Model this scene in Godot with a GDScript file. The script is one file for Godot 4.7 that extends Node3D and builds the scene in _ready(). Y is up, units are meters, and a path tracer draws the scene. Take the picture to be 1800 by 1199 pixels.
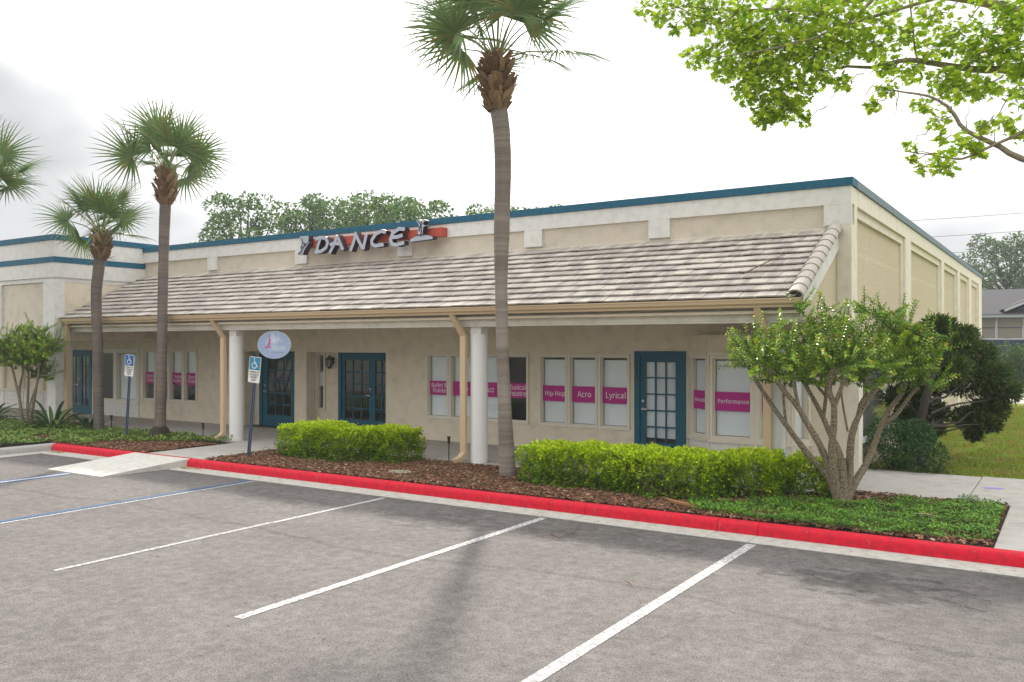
extends Node3D
# Strip-mall dance studio seen across its parking lot. Metres, y up. The facade runs along x, the lot lies towards +z.

const F := 1520.0
const EYE := Vector3(0, 2.42, 0)
const YAW := 33.0
var fw := Vector3(-sin(deg_to_rad(YAW)), 0, -cos(deg_to_rad(YAW)))
var rt := Vector3(cos(deg_to_rad(YAW)), 0, -sin(deg_to_rad(YAW)))
var rng := RandomNumberGenerator.new()
var used := {}
var M := {}
const W := Color(1, 1, 1)

# ---------- pixel -> position on a plane the thing touches ----------
func ray(u: float, v: float) -> Vector3:
	return fw + rt * ((u - 900.0) / F) + Vector3.UP * ((606.0 - v) / F)
func at_y(u: float, v: float, y: float) -> Vector3:
	var r := ray(u, v)
	return EYE + r * ((y - EYE.y) / r.y)
func at_z(u: float, v: float, z: float) -> Vector3:
	var r := ray(u, v)
	return EYE + r * (z / r.z)
func at_x(u: float, v: float, x: float) -> Vector3:
	var r := ray(u, v)
	return EYE + r * (x / r.x)
func at_d(u: float, v: float, d: float) -> Vector3:
	return EYE + ray(u, v) * d
func R(a: float, b: float) -> float:
	return rng.randf_range(a, b)

# ---------- mesh collecting ----------
class MB:
	var v := PackedVector3Array()
	var n := PackedVector3Array()
	var c := PackedColorArray()
	var t := PackedVector2Array()
	var t2 := PackedVector2Array()
	func tri(a: Vector3, b: Vector3, d: Vector3, na: Vector3, nb: Vector3, nd: Vector3, col: Color, ua := Vector2.ZERO, ub := Vector2.ZERO, ud := Vector2.ZERO) -> void:
		v.push_back(a); v.push_back(d); v.push_back(b)
		n.push_back(na); n.push_back(nd); n.push_back(nb)
		c.push_back(col); c.push_back(col); c.push_back(col)
		t.push_back(ua); t.push_back(ud); t.push_back(ub)
	func flat(a: Vector3, b: Vector3, d: Vector3, col: Color) -> void:
		var m := (b - a).cross(d - a).normalized()
		tri(a, b, d, m, m, m, col)
	func quad(a: Vector3, b: Vector3, d: Vector3, e: Vector3, col := Color(1, 1, 1), r := Rect2(0, 0, 1, 1)) -> void:
		var m := (b - a).cross(d - a).normalized()
		if m == Vector3.ZERO:
			m = (d - a).cross(e - a).normalized()
		var p := r.position
		var s := r.size
		tri(a, b, d, m, m, m, col, p + Vector2(0, s.y), p + s, p + Vector2(s.x, 0))
		tri(a, d, e, m, m, m, col, p + Vector2(0, s.y), p + Vector2(s.x, 0), p)
	func obox(o: Vector3, x: Vector3, y: Vector3, z: Vector3, col := Color(1, 1, 1)) -> void:  # corner o and three edges
		var b := o + x
		quad(o + z, b + z, b + y + z, o + y + z, col)
		quad(b, o, o + y, b + y, col)
		quad(b + z, b, b + y, b + y + z, col)
		quad(o, o + z, o + y + z, o + y, col)
		quad(o + y + z, b + y + z, b + y, o + y, col)
		quad(o, b, b + z, o + z, col)
	func box(x0: float, x1: float, y0: float, y1: float, z0: float, z1: float, col := Color(1, 1, 1)) -> void:
		obox(Vector3(x0, y0, z0), Vector3(x1 - x0, 0, 0), Vector3(0, y1 - y0, 0), Vector3(0, 0, z1 - z0), col)
	func bar(a: Vector3, b: Vector3, w: float, h: float, side := Vector3.ZERO, col := Color(1, 1, 1)) -> void:  # a beam from a to b
		var d := b - a
		var s := side if side != Vector3.ZERO else d.cross(Vector3.UP if absf(d.normalized().y) < .95 else Vector3.RIGHT)
		s = (s - d * (s.dot(d) / d.length_squared())).normalized()
		var u := s.cross(d).normalized()
		obox(a - s * w * .5 - u * h * .5, s * w, u * h, d, col)
	func tube(p: Array, r: Array, k: int, col := Color(1, 1, 1), cap := true) -> void:
		var rings := []
		var s := Vector3.RIGHT
		var ax := []
		for i in p.size():
			var d: Vector3 = (p[mini(i + 1, p.size() - 1)] - p[maxi(i - 1, 0)]).normalized()
			if i == 0:
				s = d.cross(Vector3(.13, .2, .97)).normalized()
			s = (s - d * s.dot(d)).normalized()
			var w := d.cross(s)
			var ring := []
			for j in k:
				var a := TAU * j / k
				ring.append(s * cos(a) + w * sin(a))
			rings.append(ring)
			ax.append(d)
		for i in p.size() - 1:
			for j in k:
				var j2 := (j + 1) % k
				var a: Vector3 = rings[i][j]; var b: Vector3 = rings[i][j2]
				var e: Vector3 = rings[i + 1][j]; var f: Vector3 = rings[i + 1][j2]
				var pa: Vector3 = p[i] + a * r[i]; var pb: Vector3 = p[i] + b * r[i]
				var pe: Vector3 = p[i + 1] + e * r[i + 1]; var pf: Vector3 = p[i + 1] + f * r[i + 1]
				tri(pa, pb, pf, a, b, f, col)
				tri(pa, pf, pe, a, f, e, col)
		if cap:
			for q in [0, p.size() - 1]:
				for j in range(1, k - 1):
					var o: Vector3 = p[q]
					var nn: Vector3 = ax[q] * (-1.0 if q == 0 else 1.0)
					tri(o + rings[q][0] * r[q], o + rings[q][j] * r[q], o + rings[q][j + 1] * r[q], nn, nn, nn, col)
	func leaf(o: Vector3, d: Vector3, up: Vector3, l: float, w: float, col: Color, fold := .25) -> void:
		var s := d.cross(up).normalized()
		var u := s.cross(d).normalized()
		var tip := o + d * l
		var mid := o + d * l * .45
		var a := mid + s * w * .5 + u * w * fold
		var b := mid - s * w * .5 + u * w * fold
		flat(o, a, tip, col)
		flat(o, tip, b, col)
	func poly(pts: PackedVector2Array, o: Vector3, x: Vector3, y: Vector3, col := Color(1, 1, 1)) -> void:
		var ix := Geometry2D.triangulate_polygon(pts)
		for i in range(0, ix.size(), 3):
			var a := o + x * pts[ix[i]].x + y * pts[ix[i]].y
			var b := o + x * pts[ix[i + 1]].x + y * pts[ix[i + 1]].y
			var d := o + x * pts[ix[i + 2]].x + y * pts[ix[i + 2]].y
			var m := (b - a).cross(d - a)
			if m.dot(x.cross(y)) < 0:
				flat(a, d, b, col)
			else:
				flat(a, b, d, col)
	func rim(pts: PackedVector2Array, o: Vector3, x: Vector3, y: Vector3, z: Vector3, col := Color(1, 1, 1)) -> void:
		var n0 := pts.size()
		var cw := Geometry2D.is_polygon_clockwise(pts)
		for i in n0:
			var p := pts[i]; var q := pts[(i + 1) % n0]
			if cw:
				var tmp := p; p = q; q = tmp
			quad(o + x * p.x + y * p.y, o + x * q.x + y * q.y, o + x * q.x + y * q.y + z, o + x * p.x + y * p.y + z, col)
	func mesh() -> ArrayMesh:
		var ar := []
		ar.resize(Mesh.ARRAY_MAX)
		ar[Mesh.ARRAY_VERTEX] = v
		ar[Mesh.ARRAY_NORMAL] = n
		ar[Mesh.ARRAY_COLOR] = c
		ar[Mesh.ARRAY_TEX_UV] = t
		if t2.size() == v.size():
			ar[Mesh.ARRAY_TEX_UV2] = t2
		var m := ArrayMesh.new()
		m.add_surface_from_arrays(Mesh.PRIMITIVE_TRIANGLES, ar)
		return m

# ---------- objects ----------
func numbered(called: String) -> String:
	var k: int = used.get(called, -1) + 1
	used[called] = k
	return called if k == 0 else "%s_%03d" % [called, k]
func tag(o: Node3D, label: String, category: String, group := "", kind := "") -> Node3D:
	if label: o.set_meta("label", label)
	if category: o.set_meta("category", category)
	if group: o.set_meta("group", group)
	if kind: o.set_meta("kind", kind)
	return o
func thing(called: String, label: String, category: String, at := Vector3.ZERO, group := "") -> Node3D:
	var o := Node3D.new()
	o.name = numbered(called)
	add_child(o)
	o.position = at
	return tag(o, label, category, group)
func inst(called: String, mesh: Mesh, m: Material, parent: Node = null) -> MeshInstance3D:
	var o := MeshInstance3D.new()
	o.mesh = mesh
	o.material_override = m
	if parent == null:
		o.name = numbered(called)
		add_child(o)
	else:
		o.name = called
		parent.add_child(o, true)
	return o
func obj(called: String, b: MB, m: Material, parent: Node = null) -> MeshInstance3D:
	return inst(called, b.mesh(), m, parent)
func boxed(called: String, m: Material, parent: Node, x0: float, x1: float, y0: float, y1: float, z0: float, z1: float) -> MeshInstance3D:
	var b := MB.new()
	b.box(x0, x1, y0, y1, z0, z1)
	return obj(called, b, m, parent)
func copy(o: Node3D, at: Vector3, turn: float, label: String, size := 1.0) -> Node3D:
	var c: Node3D = o.duplicate()
	c.name = numbered(str(o.name).rstrip("_0123456789"))
	add_child(c)
	c.position = at
	c.rotation.y = turn
	c.scale = Vector3.ONE * size
	if label: c.set_meta("label", label)
	return c
func setting(called: String, b: MB, m: Material, label: String) -> MeshInstance3D:
	var o := obj(called, b, m)
	tag(o, label, "", "", "structure")
	return o
func words(text: String, size: float, m: Material, parent: Node, at: Vector3, wide := 0.0, called := "lettering") -> MeshInstance3D:
	var f := SystemFont.new()
	f.font_names = PackedStringArray(["Droid Sans"])
	var tm := TextMesh.new()
	tm.text = text
	tm.font = f
	tm.font_size = 32
	tm.pixel_size = size / 32.0
	tm.depth = .002
	tm.line_spacing = -9
	tm.curve_step = 2.0
	var o := inst(called, tm, m, parent)
	o.position = at
	if wide > 0:
		var w := tm.get_aabb().size.x
		if w > wide:
			o.scale = Vector3(wide / w, wide / w, 1)
	return o

# ---------- materials ----------
func lin(r: float, g: float, b: float) -> Color:
	return Color(r, g, b).linear_to_srgb()
func noise(seed_: int, freq: float, oct := 4) -> FastNoiseLite:
	var n := FastNoiseLite.new()
	n.seed = seed_
	n.frequency = freq
	n.fractal_octaves = oct
	return n
func tex(seed_: int, freq: float, stops: Array, px := 512, oct := 4) -> NoiseTexture2D:
	var t := NoiseTexture2D.new()
	t.width = px
	t.height = px
	t.seamless = true
	t.noise = noise(seed_, freq, oct)
	var g := Gradient.new()
	var of := PackedFloat32Array()
	var co := PackedColorArray()
	for s in stops:
		of.push_back(s[0])
		co.push_back(s[1])
	g.offsets = of
	g.colors = co
	t.color_ramp = g
	return t
func bump(seed_: int, freq: float, strength: float, px := 512) -> NoiseTexture2D:
	var t := NoiseTexture2D.new()
	t.width = px
	t.height = px
	t.seamless = true
	t.as_normal_map = true
	t.bump_strength = strength
	t.noise = noise(seed_, freq, 5)
	return t
func mat(called: String, col: Color, rough := .85, t: Texture2D = null, scale := 1.0, nrm: Texture2D = null, depth := 1.0) -> StandardMaterial3D:
	var m := StandardMaterial3D.new()
	m.resource_name = called
	m.albedo_color = col
	m.roughness = rough
	m.metallic_specular = .4
	m.vertex_color_use_as_albedo = true
	if t or nrm:
		m.uv1_triplanar = true
		m.uv1_world_triplanar = true
		m.uv1_scale = Vector3.ONE * scale
		m.albedo_texture = t
	if nrm:
		m.normal_enabled = true
		m.normal_texture = nrm
		m.normal_scale = depth
	M[called] = m
	return m
func leafy(called: String, rough := .55, through := .12) -> StandardMaterial3D:
	var m := mat(called, W, rough)
	m.backlight_enabled = true
	m.backlight = lin(through * .9, through, through * .25)
	return m
func g(a: float) -> Color:
	return Color(a, a, a)
func glass(called: String, alpha: float, tint := Color(.75, .85, .85)) -> StandardMaterial3D:
	var m := StandardMaterial3D.new()
	m.resource_name = called
	m.albedo_color = Color(tint.r, tint.g, tint.b, alpha)
	m.transparency = BaseMaterial3D.TRANSPARENCY_ALPHA
	m.roughness = .02
	m.metallic_specular = .5
	M[called] = m
	return m

func make_materials() -> void:
	var blotch := tex(11, .012, [[0.0, g(.91)], [.45, g(.975)], [1.0, g(1.0)]], 512, 5)
	var stn := bump(3, .28, 6.0)
	var grit := bump(5, .2, 8.0)
	mat("wall", lin(.83, .735, .585), .92, blotch, .35, stn, .5)
	mat("panel", lin(.75, .67, .55), .93, blotch, .3, stn, .7)
	mat("side_panel", lin(.82, .71, .51), .93, tex(71, .05, [[0, g(.80)], [.4, g(.95)], [1, g(1.0)]], 512, 5), .6, grit, 1.0)
	mat("trim", lin(.76, .745, .71), .8, tex(12, .02, [[0, g(.93)], [.5, g(.985)], [1, g(1)]]), .4, stn, .25)
	mat("cream", lin(.81, .75, .63), .8, blotch, .5, stn, .3)
	mat("frame", lin(.72, .665, .56), .6)
	mat("beam", lin(.75, .71, .62), .75, blotch, .4)
	mat("soffit", lin(.83, .735, .585), .9, blotch, .5)
	mat("teal", lin(.012, .115, .19), .55, tex(13, .03, [[0, Color(.75, .8, .85)], [.5, g(1)], [1, Color(1, .98, .95)]]), .6)
	mat("door_teal", lin(.010, .10, .155), .45)
	mat("grey_coping", lin(.13, .19, .22), .5, blotch, .8)
	mat("tan_metal", lin(.56, .42, .265), .6)
	mat("white_paint", lin(.74, .73, .71), .55)
	mat("blind", lin(.82, .90, .93), .8)
	mat("room_paint", lin(.45, .43, .40), .9)
	mat("roof_felt", lin(.05, .05, .052), .95)
	mat("slate", lin(.05, .05, .053), .7, blotch, 1.0)
	glass("glass", .06, Color(.2, .24, .24))
	mat("banner", lin(.46, .02, .24), .6)
	mat("white_letter", lin(.8, .78, .8), .6)
	mat("black_metal", lin(.015, .016, .018), .4)
	mat("chrome", lin(.55, .55, .55), .3).metallic = .9
	mat("galvanised", lin(.10, .13, .20), .45).metallic = .4
	mat("sign_white", lin(.70, .68, .64), .5)
	mat("sign_blue", lin(.01, .09, .30), .45)
	mat("sign_faded_blue", lin(.03, .20, .34), .5)
	mat("ink", lin(.03, .03, .035), .7)
	mat("letter_face", lin(.40, .43, .50), .5)
	mat("letter_side", lin(.035, .018, .03), .5)
	mat("raceway", lin(.48, .085, .055), .55, blotch, 1.2)
	mat("concrete", lin(.43, .405, .37), .9, tex(21, .02, [[0, g(.86)], [.4, g(.95)], [1, g(1)]], 512, 6), .23, grit, .2)
	mat("ramp_concrete", lin(.60, .58, .53), .9, tex(24, .02, [[0, g(.8)], [.4, g(.94)], [1, g(1)]], 512, 6), .5, grit, .4)
	mat("pan", lin(.46, .44, .395), .9, tex(22, .03, [[0, g(.82)], [.45, g(.95)], [1, g(1)]], 512, 6), .37, grit, .25)
	mat("kerb_grey", lin(.40, .39, .37), .9, blotch, .7, grit, .5)
	mat("kerb_red", W, .8, tex(23, .035, [[0, lin(.33, .29, .27)], [.11, lin(.36, .30, .27)], [.15, lin(.36, .02, .03)], [.34, lin(.50, .008, .026)], [.5, lin(.59, .006, .026)], [1, lin(.63, .012, .034)]], 512, 6), .55, stn, .5)
	mat("soil", lin(.085, .05, .034), .95, tex(31, .06, [[0, g(.5)], [1, g(1)]]), 1.0, grit, 1.5)
	mat("chips", W, .9)
	mat("ground", lin(.10, .12, .05), .95, blotch, .1)
	mat("grass_ground", lin(.26, .27, .05), .95, tex(32, .02, [[0, Color(1, .72, .45)], [.35, Color(1, .85, .6)], [.55, Color(.8, 1, .6)], [1, Color(.75, 1, .5)]], 512, 5), .25, grit, 1.5)
	mat("line_white", lin(.66, .65, .63), .8)
	mat("chalk", lin(.33, .22, .52), .95)
	leafy("palm_leaf", .42, .20)
	leafy("leaf", .45, .26)
	leafy("glossy_leaf", .36, .22)
	leafy("thin_leaf", .5, .55)
	leafy("far_leaf", .7, .2)
	mat("petiole", lin(.16, .19, .06), .5)
	mat("palm_bark", W, .95, tex(41, .05, [[0, g(.45)], [.45, g(.85)], [1, g(1)]], 512, 5), 2.2, grit, 1.2)
	mat("boots", W, .9, tex(42, .04, [[0, g(.6)], [1, g(1)]]), 3.0)
	mat("bark", lin(.46, .385, .295), .9, tex(43, .03, [[0, Color(.38, .36, .34)], [.4, Color(.72, .7, .66)], [.6, Color(.95, .95, .9)], [1, Color(1, 1, .96)]], 512, 6), 1.9, grit, 1.6)
	mat("pale_bark", lin(.33, .28, .21), .9, tex(44, .025, [[0, Color(.5, .45, .4)], [.45, Color(.85, .85, .8)], [1, W]], 512, 5), 1.5)
	mat("dark_bark", lin(.06, .05, .042), .9)
	mat("wire", lin(.12, .12, .12), .8)
	mat("pole_wood", lin(.10, .08, .06), .9)
	mat("house_blue", lin(.03, .042, .085), .8)
	mat("shingle", lin(.075, .072, .082), .9, tex(51, .08, [[0, g(.6)], [1, g(1)]]), .6)
	mat("house_trim", lin(.38, .40, .42), .7)
	mat("house_glass", lin(.22, .19, .15), .12)
	mat("lamp_glass", lin(.30, .30, .28), .2)
	mat("stake", lin(.02, .022, .02), .5)
	mat("twig", lin(.16, .10, .06), .9)
	mat("dry_leaf", lin(.30, .15, .06), .9)
	mat("paper", lin(.62, .64, .66), .8)
	mat("stone", lin(.30, .27, .2), .9, blotch, 2.0)

func tiles_texture(seed_: int) -> ImageTexture:
	var r := RandomNumberGenerator.new()
	r.seed = seed_
	var im := Image.create(512, 64, false, Image.FORMAT_RGB8)
	var tone := .5
	for x in 512:
		if x % 64 == 0:
			tone = r.randf_range(.54, .62)
		if r.randf() < .35:
			tone = clampf(tone + r.randf_range(-.22, .22), .22, .95)
		for y in 64:
			var k := clampf(tone + r.randf_range(-.05, .05), 0, 1)
			var c := Color(.29, .262, .25).lerp(Color(.58, .54, .485), k)
			im.set_pixel(x, y, c.linear_to_srgb())
	return ImageTexture.create_from_image(im)

func asphalt_material() -> StandardMaterial3D:
	# fine aggregate in one tile, stains, wear and painted shade over the whole lot in another
	var r := RandomNumberGenerator.new()
	r.seed = 77
	var fine := Image.create(512, 512, false, Image.FORMAT_RGB8)
	var nf := noise(78, .03, 3)
	for y in 512:
		for x in 512:
			var k := .80 + .09 * nf.get_noise_2d(x, y)
			var q := r.randf()
			if q < .13: k -= r.randf_range(.10, .42)
			elif q > .88: k += r.randf_range(.08, .22)
			else: k += r.randf_range(-.07, .07)
			fine.set_pixel(x, y, Color(k, k * .982, k * .97).clamp())
	var big := Image.create(1300, 550, false, Image.FORMAT_RGB8)  # x -22..4, z -11..0, 50 px to the metre
	var n1 := noise(79, .010, 5)
	var n2 := noise(80, .05, 4)
	var n3 := noise(81, .35, 2)
	for y in 550:
		for x in 1300:
			var wx := -22.0 + x / 50.0
			var wz := -11.0 + y / 50.0
			var k := .90 + .06 * n1.get_noise_2d(x, y * 1.4) + .035 * n2.get_noise_2d(x, y)
			# shadow edge of the building painted along the kerb, with ragged, streaky drip marks
			var edge := n2.get_noise_2d(x * .35, 7.0) * .55 + n1.get_noise_2d(x * 1.5, 40.0) * .6
			var d := wz + 10.42
			var ragged := edge + .25 * n2.get_noise_2d(x * 1.2, y * 2.0) + .12 * n3.get_noise_2d(x * .6, y)
			if d < .35 + ragged:
				k -= .07 + .09 * n2.get_noise_2d(x * .6, y * 2.0)
			elif d < .75 + ragged:
				k -= .03 + .08 * n3.get_noise_2d(x * .4, y * 1.2)
			# oil spots where cars stand
			for s in [[-1.75, -9.3, 1.0], [-4.7, -9.6, .5], [-7.4, -9.4, .6], [-10.6, -9.5, .5]]:
				var q := Vector2((wx - s[0]) / 1.3, (wz - s[1]) / .8).length() + .75 * n2.get_noise_2d(x * .8 + 90, y * 1.6)
				if q < .55: k -= .15 * s[2] * (1.0 + .6 * n3.get_noise_2d(x * .5, y))
			if wx > -1.9:  # sycamore shade painted into the right part of the lot
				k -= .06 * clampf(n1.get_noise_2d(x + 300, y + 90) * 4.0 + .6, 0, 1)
			# two long wandering sealed cracks
			var z1 := -7.75 + .45 * n1.get_noise_2d(x * .35, 300.0) + .04 * n2.get_noise_2d(x, 5.0)
			if absf(wz - z1) < .05 + .04 * n2.get_noise_2d(x, 55.0): k -= clampf(.07 + .12 * n3.get_noise_2d(x, y), 0, 1)
			var tint := Color(k, k * (1.0 - .01 * n1.get_noise_2d(x + 50, y)), k * .985)
			big.set_pixel(x, y, tint.clamp())
	var m := StandardMaterial3D.new()
	m.resource_name = "asphalt"
	m.albedo_color = lin(.278, .268, .272)
	m.roughness = .93
	m.metallic_specular = .3
	m.albedo_texture = ImageTexture.create_from_image(fine)
	m.detail_enabled = true
	m.detail_blend_mode = BaseMaterial3D.BLEND_MODE_MUL
	m.detail_uv_layer = BaseMaterial3D.DETAIL_UV_2
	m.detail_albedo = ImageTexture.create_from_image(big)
	m.normal_enabled = true
	m.normal_texture = bump(82, .25, 6.0)
	m.normal_scale = .15
	M["asphalt"] = m
	return m

func worn_paint(seed_: int, keep: float) -> StandardMaterial3D:
	var m := mat("worn_paint_%d" % seed_, W, .85, tex(seed_, .032, [[0.0, lin(.21, .205, .205)], [keep, lin(.26, .255, .25)], [keep + .10, lin(.40, .395, .385)], [1.0, lin(.54, .535, .52)]], 512, 6), 1.1)
	return m

func make_sky() -> Sky:
	var im := Image.create(1024, 512, false, Image.FORMAT_RGBF)
	var n1 := noise(33, 1.5, 5)
	var n2 := noise(126, .8, 3)
	var n3 := noise(44, 4.0, 4)
	var sun := Vector3(-.398, .59, -.70).normalized()
	for y in 512:
		var up := cos(PI * (y + .5) / 512.0)
		var s := sin(PI * (y + .5) / 512.0)
		for x in 1024:
			var a := (x + .5) / 1024.0 * TAU
			var d := Vector3(sin(a) * s, up, -cos(a) * s)
			var q := Vector3(d.x, d.y * 2.4, d.z)
			var cl := n1.get_noise_3dv(q + Vector3(3, 0, 0)) * .9 + n2.get_noise_3dv(q) * .7
			var glow := exp(-pow(d.angle_to(sun) / .45, 2.0))
			var l := (.375 * (1.0 + 2.1 * maxf(up, 0.0)) + .50 * glow) * (1.0 + .12 * clampf(cl, -1, 1) - .44 * smoothstep(-.12, .55, -cl + .25 * n3.get_noise_3dv(q)))
			var thick := clampf((.46 - l) * 4.0, 0, 1)
			var c := Color(l, l, l) * Color(1.0 - .06 * thick, 1.0 - .025 * thick, 1.0 + .012 * thick)
			if up < 0:
				c = c.lerp(Color(.36, .35, .33), clampf(-up * 12.0, 0, 1))
			im.set_pixel(x, y, c)
	var sm := PanoramaSkyMaterial.new()
	sm.panorama = ImageTexture.create_from_image(im)
	var sky := Sky.new()
	sky.sky_material = sm
	return sky

# ---------- building pieces ----------
func pierced(b: MB, x0: float, x1: float, y0: float, y1: float, z: float, th: float, holes: Array) -> void:
	# a wall facing +z with rectangular openings [x0, x1, y0, y1] and their reveals
	var xs := [x0, x1]
	var ys := [y0, y1]
	for h in holes:
		for k in 2:
			if not xs.has(h[k]): xs.append(h[k])
			if not ys.has(h[k + 2]): ys.append(h[k + 2])
	xs.sort()
	ys.sort()
	for i in xs.size() - 1:
		for j in ys.size() - 1:
			var cx: float = (xs[i] + xs[i + 1]) * .5
			var cy: float = (ys[j] + ys[j + 1]) * .5
			var open := false
			for h in holes:
				if cx > h[0] and cx < h[1] and cy > h[2] and cy < h[3]: open = true
			if not open:
				var a: float = xs[i]; var e: float = xs[i + 1]; var c: float = ys[j]; var d: float = ys[j + 1]
				b.quad(Vector3(a, c, z), Vector3(e, c, z), Vector3(e, d, z), Vector3(a, d, z))
				b.quad(Vector3(e, c, z - th), Vector3(a, c, z - th), Vector3(a, d, z - th), Vector3(e, d, z - th))
	for h in holes + [[x1, x0, y1, y0]]:
		var f := Vector3(0, 0, -th)
		var p := Vector3(h[0], h[2], z); var q := Vector3(h[1], h[2], z); var s := Vector3(h[1], h[3], z); var t := Vector3(h[0], h[3], z)
		b.quad(p, q, q + f, p + f)
		b.quad(q, s, s + f, q + f)
		b.quad(s, t, t + f, s + f)
		b.quad(t, p, p + f, t + f)

func window(parent: Node3D, x0: float, x1: float, y0: float, y1: float, o := {}) -> Node3D:
	# local plane z = 0 is the wall face; the part can be placed and turned
	var w := Node3D.new()
	w.name = "window"
	parent.add_child(w, true)
	var b := MB.new()
	var t := .055
	for r in [[x0, x1, y1 - t, y1], [x0, x1, y0, y0 + t], [x0, x0 + t, y0 + t, y1 - t], [x1 - t, x1, y0 + t, y1 - t]]:
		b.box(r[0], r[1], r[2], r[3], -.12, .03)
	for r in [[x0 + t, x1 - t, y1 - t - .02, y1 - t], [x0 + t, x1 - t, y0 + t, y0 + t + .02], [x0 + t, x0 + t + .02, y0 + t + .02, y1 - t - .02], [x1 - t - .02, x1 - t, y0 + t + .02, y1 - t - .02]]:
		b.box(r[0], r[1], r[2], r[3], -.11, -.02)
	obj("frame", b, M["frame"], w)
	b = MB.new()
	var i := t + .018
	b.quad(Vector3(x0 + i, y0 + i, -.058), Vector3(x1 - i, y0 + i, -.058), Vector3(x1 - i, y1 - i, -.058), Vector3(x0 + i, y1 - i, -.058))
	obj("pane", b, M["glass"], w)
	if o.get("blind", true):
		var top: float = y1 - t - o.get("gap", .03)
		b = MB.new()
		b.box(x0 + i + .015, x1 - i - .004, y0 + i + .01, top, -.118, -.110)
		obj("blind", b, M["blind"], w)
	if o.has("text"):
		var by: float = o.get("band", y0 + (y1 - y0) * .40)
		var bh: float = o.get("high", .34)
		b = MB.new()
		b.box(x0 + i, x1 - i, by, by + bh, -.053, -.051)
		obj("banner", b, M["banner"], w)
		if o.text != "-": words(o.text, o.get("size", .15), M["white_letter"], w, Vector3((x0 + x1) * .5 + .012, by + bh * .5, -.048), (x1 - x0 - 2 * i) * .86)
	return w

func door(parent: Node3D, x0: float, x1: float, y0: float, y1: float, cols: int, rows: int, o := {}) -> Node3D:
	# a glazed door leaf in local plane z = 0
	var w := Node3D.new()
	w.name = "door"
	parent.add_child(w, true)
	var st: float = o.get("stile", .11)
	var foot: float = o.get("foot", .24)
	var mu := .028
	var b := MB.new()
	b.box(x0, x0 + st, y0, y1, -.05, 0)
	b.box(x1 - st, x1, y0, y1, -.05, 0)
	b.box(x0 + st, x1 - st, y0, y0 + foot, -.05, 0)
	b.box(x0 + st, x1 - st, y1 - .13, y1, -.05, 0)
	obj("leaf", b, M["door_teal"], w)
	var a0 := x0 + st
	var cw := (x1 - x0 - 2 * st - mu * (cols - 1)) / cols
	var b0 := y0 + foot
	var rh := (y1 - .13 - b0 - mu * (rows - 1)) / rows
	b = MB.new()
	for k in range(1, cols):
		b.box(a0 + k * cw + (k - 1) * mu, a0 + k * (cw + mu), b0, y1 - .13, -.042, -.006)
	for k in range(1, rows):
		for q in cols:
			b.box(a0 + q * (cw + mu), a0 + q * (cw + mu) + cw, b0 + k * rh + (k - 1) * mu, b0 + k * (rh + mu), -.041, -.007)
	obj("muntin", b, M["door_teal"], w)
	var pm := BoxMesh.new()
	pm.size = Vector3(cw, rh, .006)
	for p in cols:
		for q in rows:
			var e := inst("pane", pm, M["glass"], w)
			e.position = Vector3(a0 + p * (cw + mu) + cw * .5, b0 + q * (rh + mu) + rh * .5, -.025)
	if o.get("blind", false):
		b = MB.new()
		b.box(x0 + st - .02, x1 - st + .02, b0 + .09, y1 - .12, -.075, -.068)
		obj("curtain", b, M["blind"], w)
	if o.get("knob", 0) != 0:
		var kx: float = x0 + st * .5 if o.knob < 0 else x1 - st * .5
		var hy := y0 + .95
		b = MB.new()
		b.tube([Vector3(kx, hy, 0), Vector3(kx, hy, .05)], [.028, .022], 10)
		b.bar(Vector3(kx, hy, .05), Vector3(kx - signf(o.knob) * .11, hy - .005, .055), .018, .022)
		obj("handle", b, M["chrome"], w)
		b = MB.new()
		b.tube([Vector3(kx, hy + .16, 0), Vector3(kx, hy + .16, .02)], [.03, .026], 10)
		obj("lock", b, M["chrome"], w)
	return w

func lantern(label: String, at: Vector3) -> void:
	var t := thing("wall_lantern", label, "lantern", at, "carriage lanterns by the studio doors")
	var b := MB.new()
	b.tube([Vector3(0, .0, .02), Vector3(0, .16, .02)], [.05, .05], 8)
	b.bar(Vector3(0, .12, .03), Vector3(0, .14, .14), .025, .025)
	obj("bracket", b, M["black_metal"], t)
	b = MB.new()
	b.tube([Vector3(0, -.09, .14), Vector3(0, -.07, .14), Vector3(0, .10, .14)], [.05, .07, .09], 6)
	obj("lamp_glass", b, M["lamp_glass"], t)
	b = MB.new()
	for k in 6:
		var d := Vector3(cos(TAU * k / 6 + .3), 0, sin(TAU * k / 6 + .3))
		b.bar(Vector3(0, -.09, .14) + d * .056, Vector3(0, .11, .14) + d * .094, .022, .022)
	b.tube([Vector3(0, .10, .14), Vector3(0, .125, .14), Vector3(0, .19, .14), Vector3(0, .22, .14)], [.11, .115, .04, .012], 6)
	b.tube([Vector3(0, -.14, .14), Vector3(0, -.11, .14), Vector3(0, -.085, .14)], [.012, .05, .062], 6)
	obj("cage", b, M["black_metal"], t)

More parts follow.
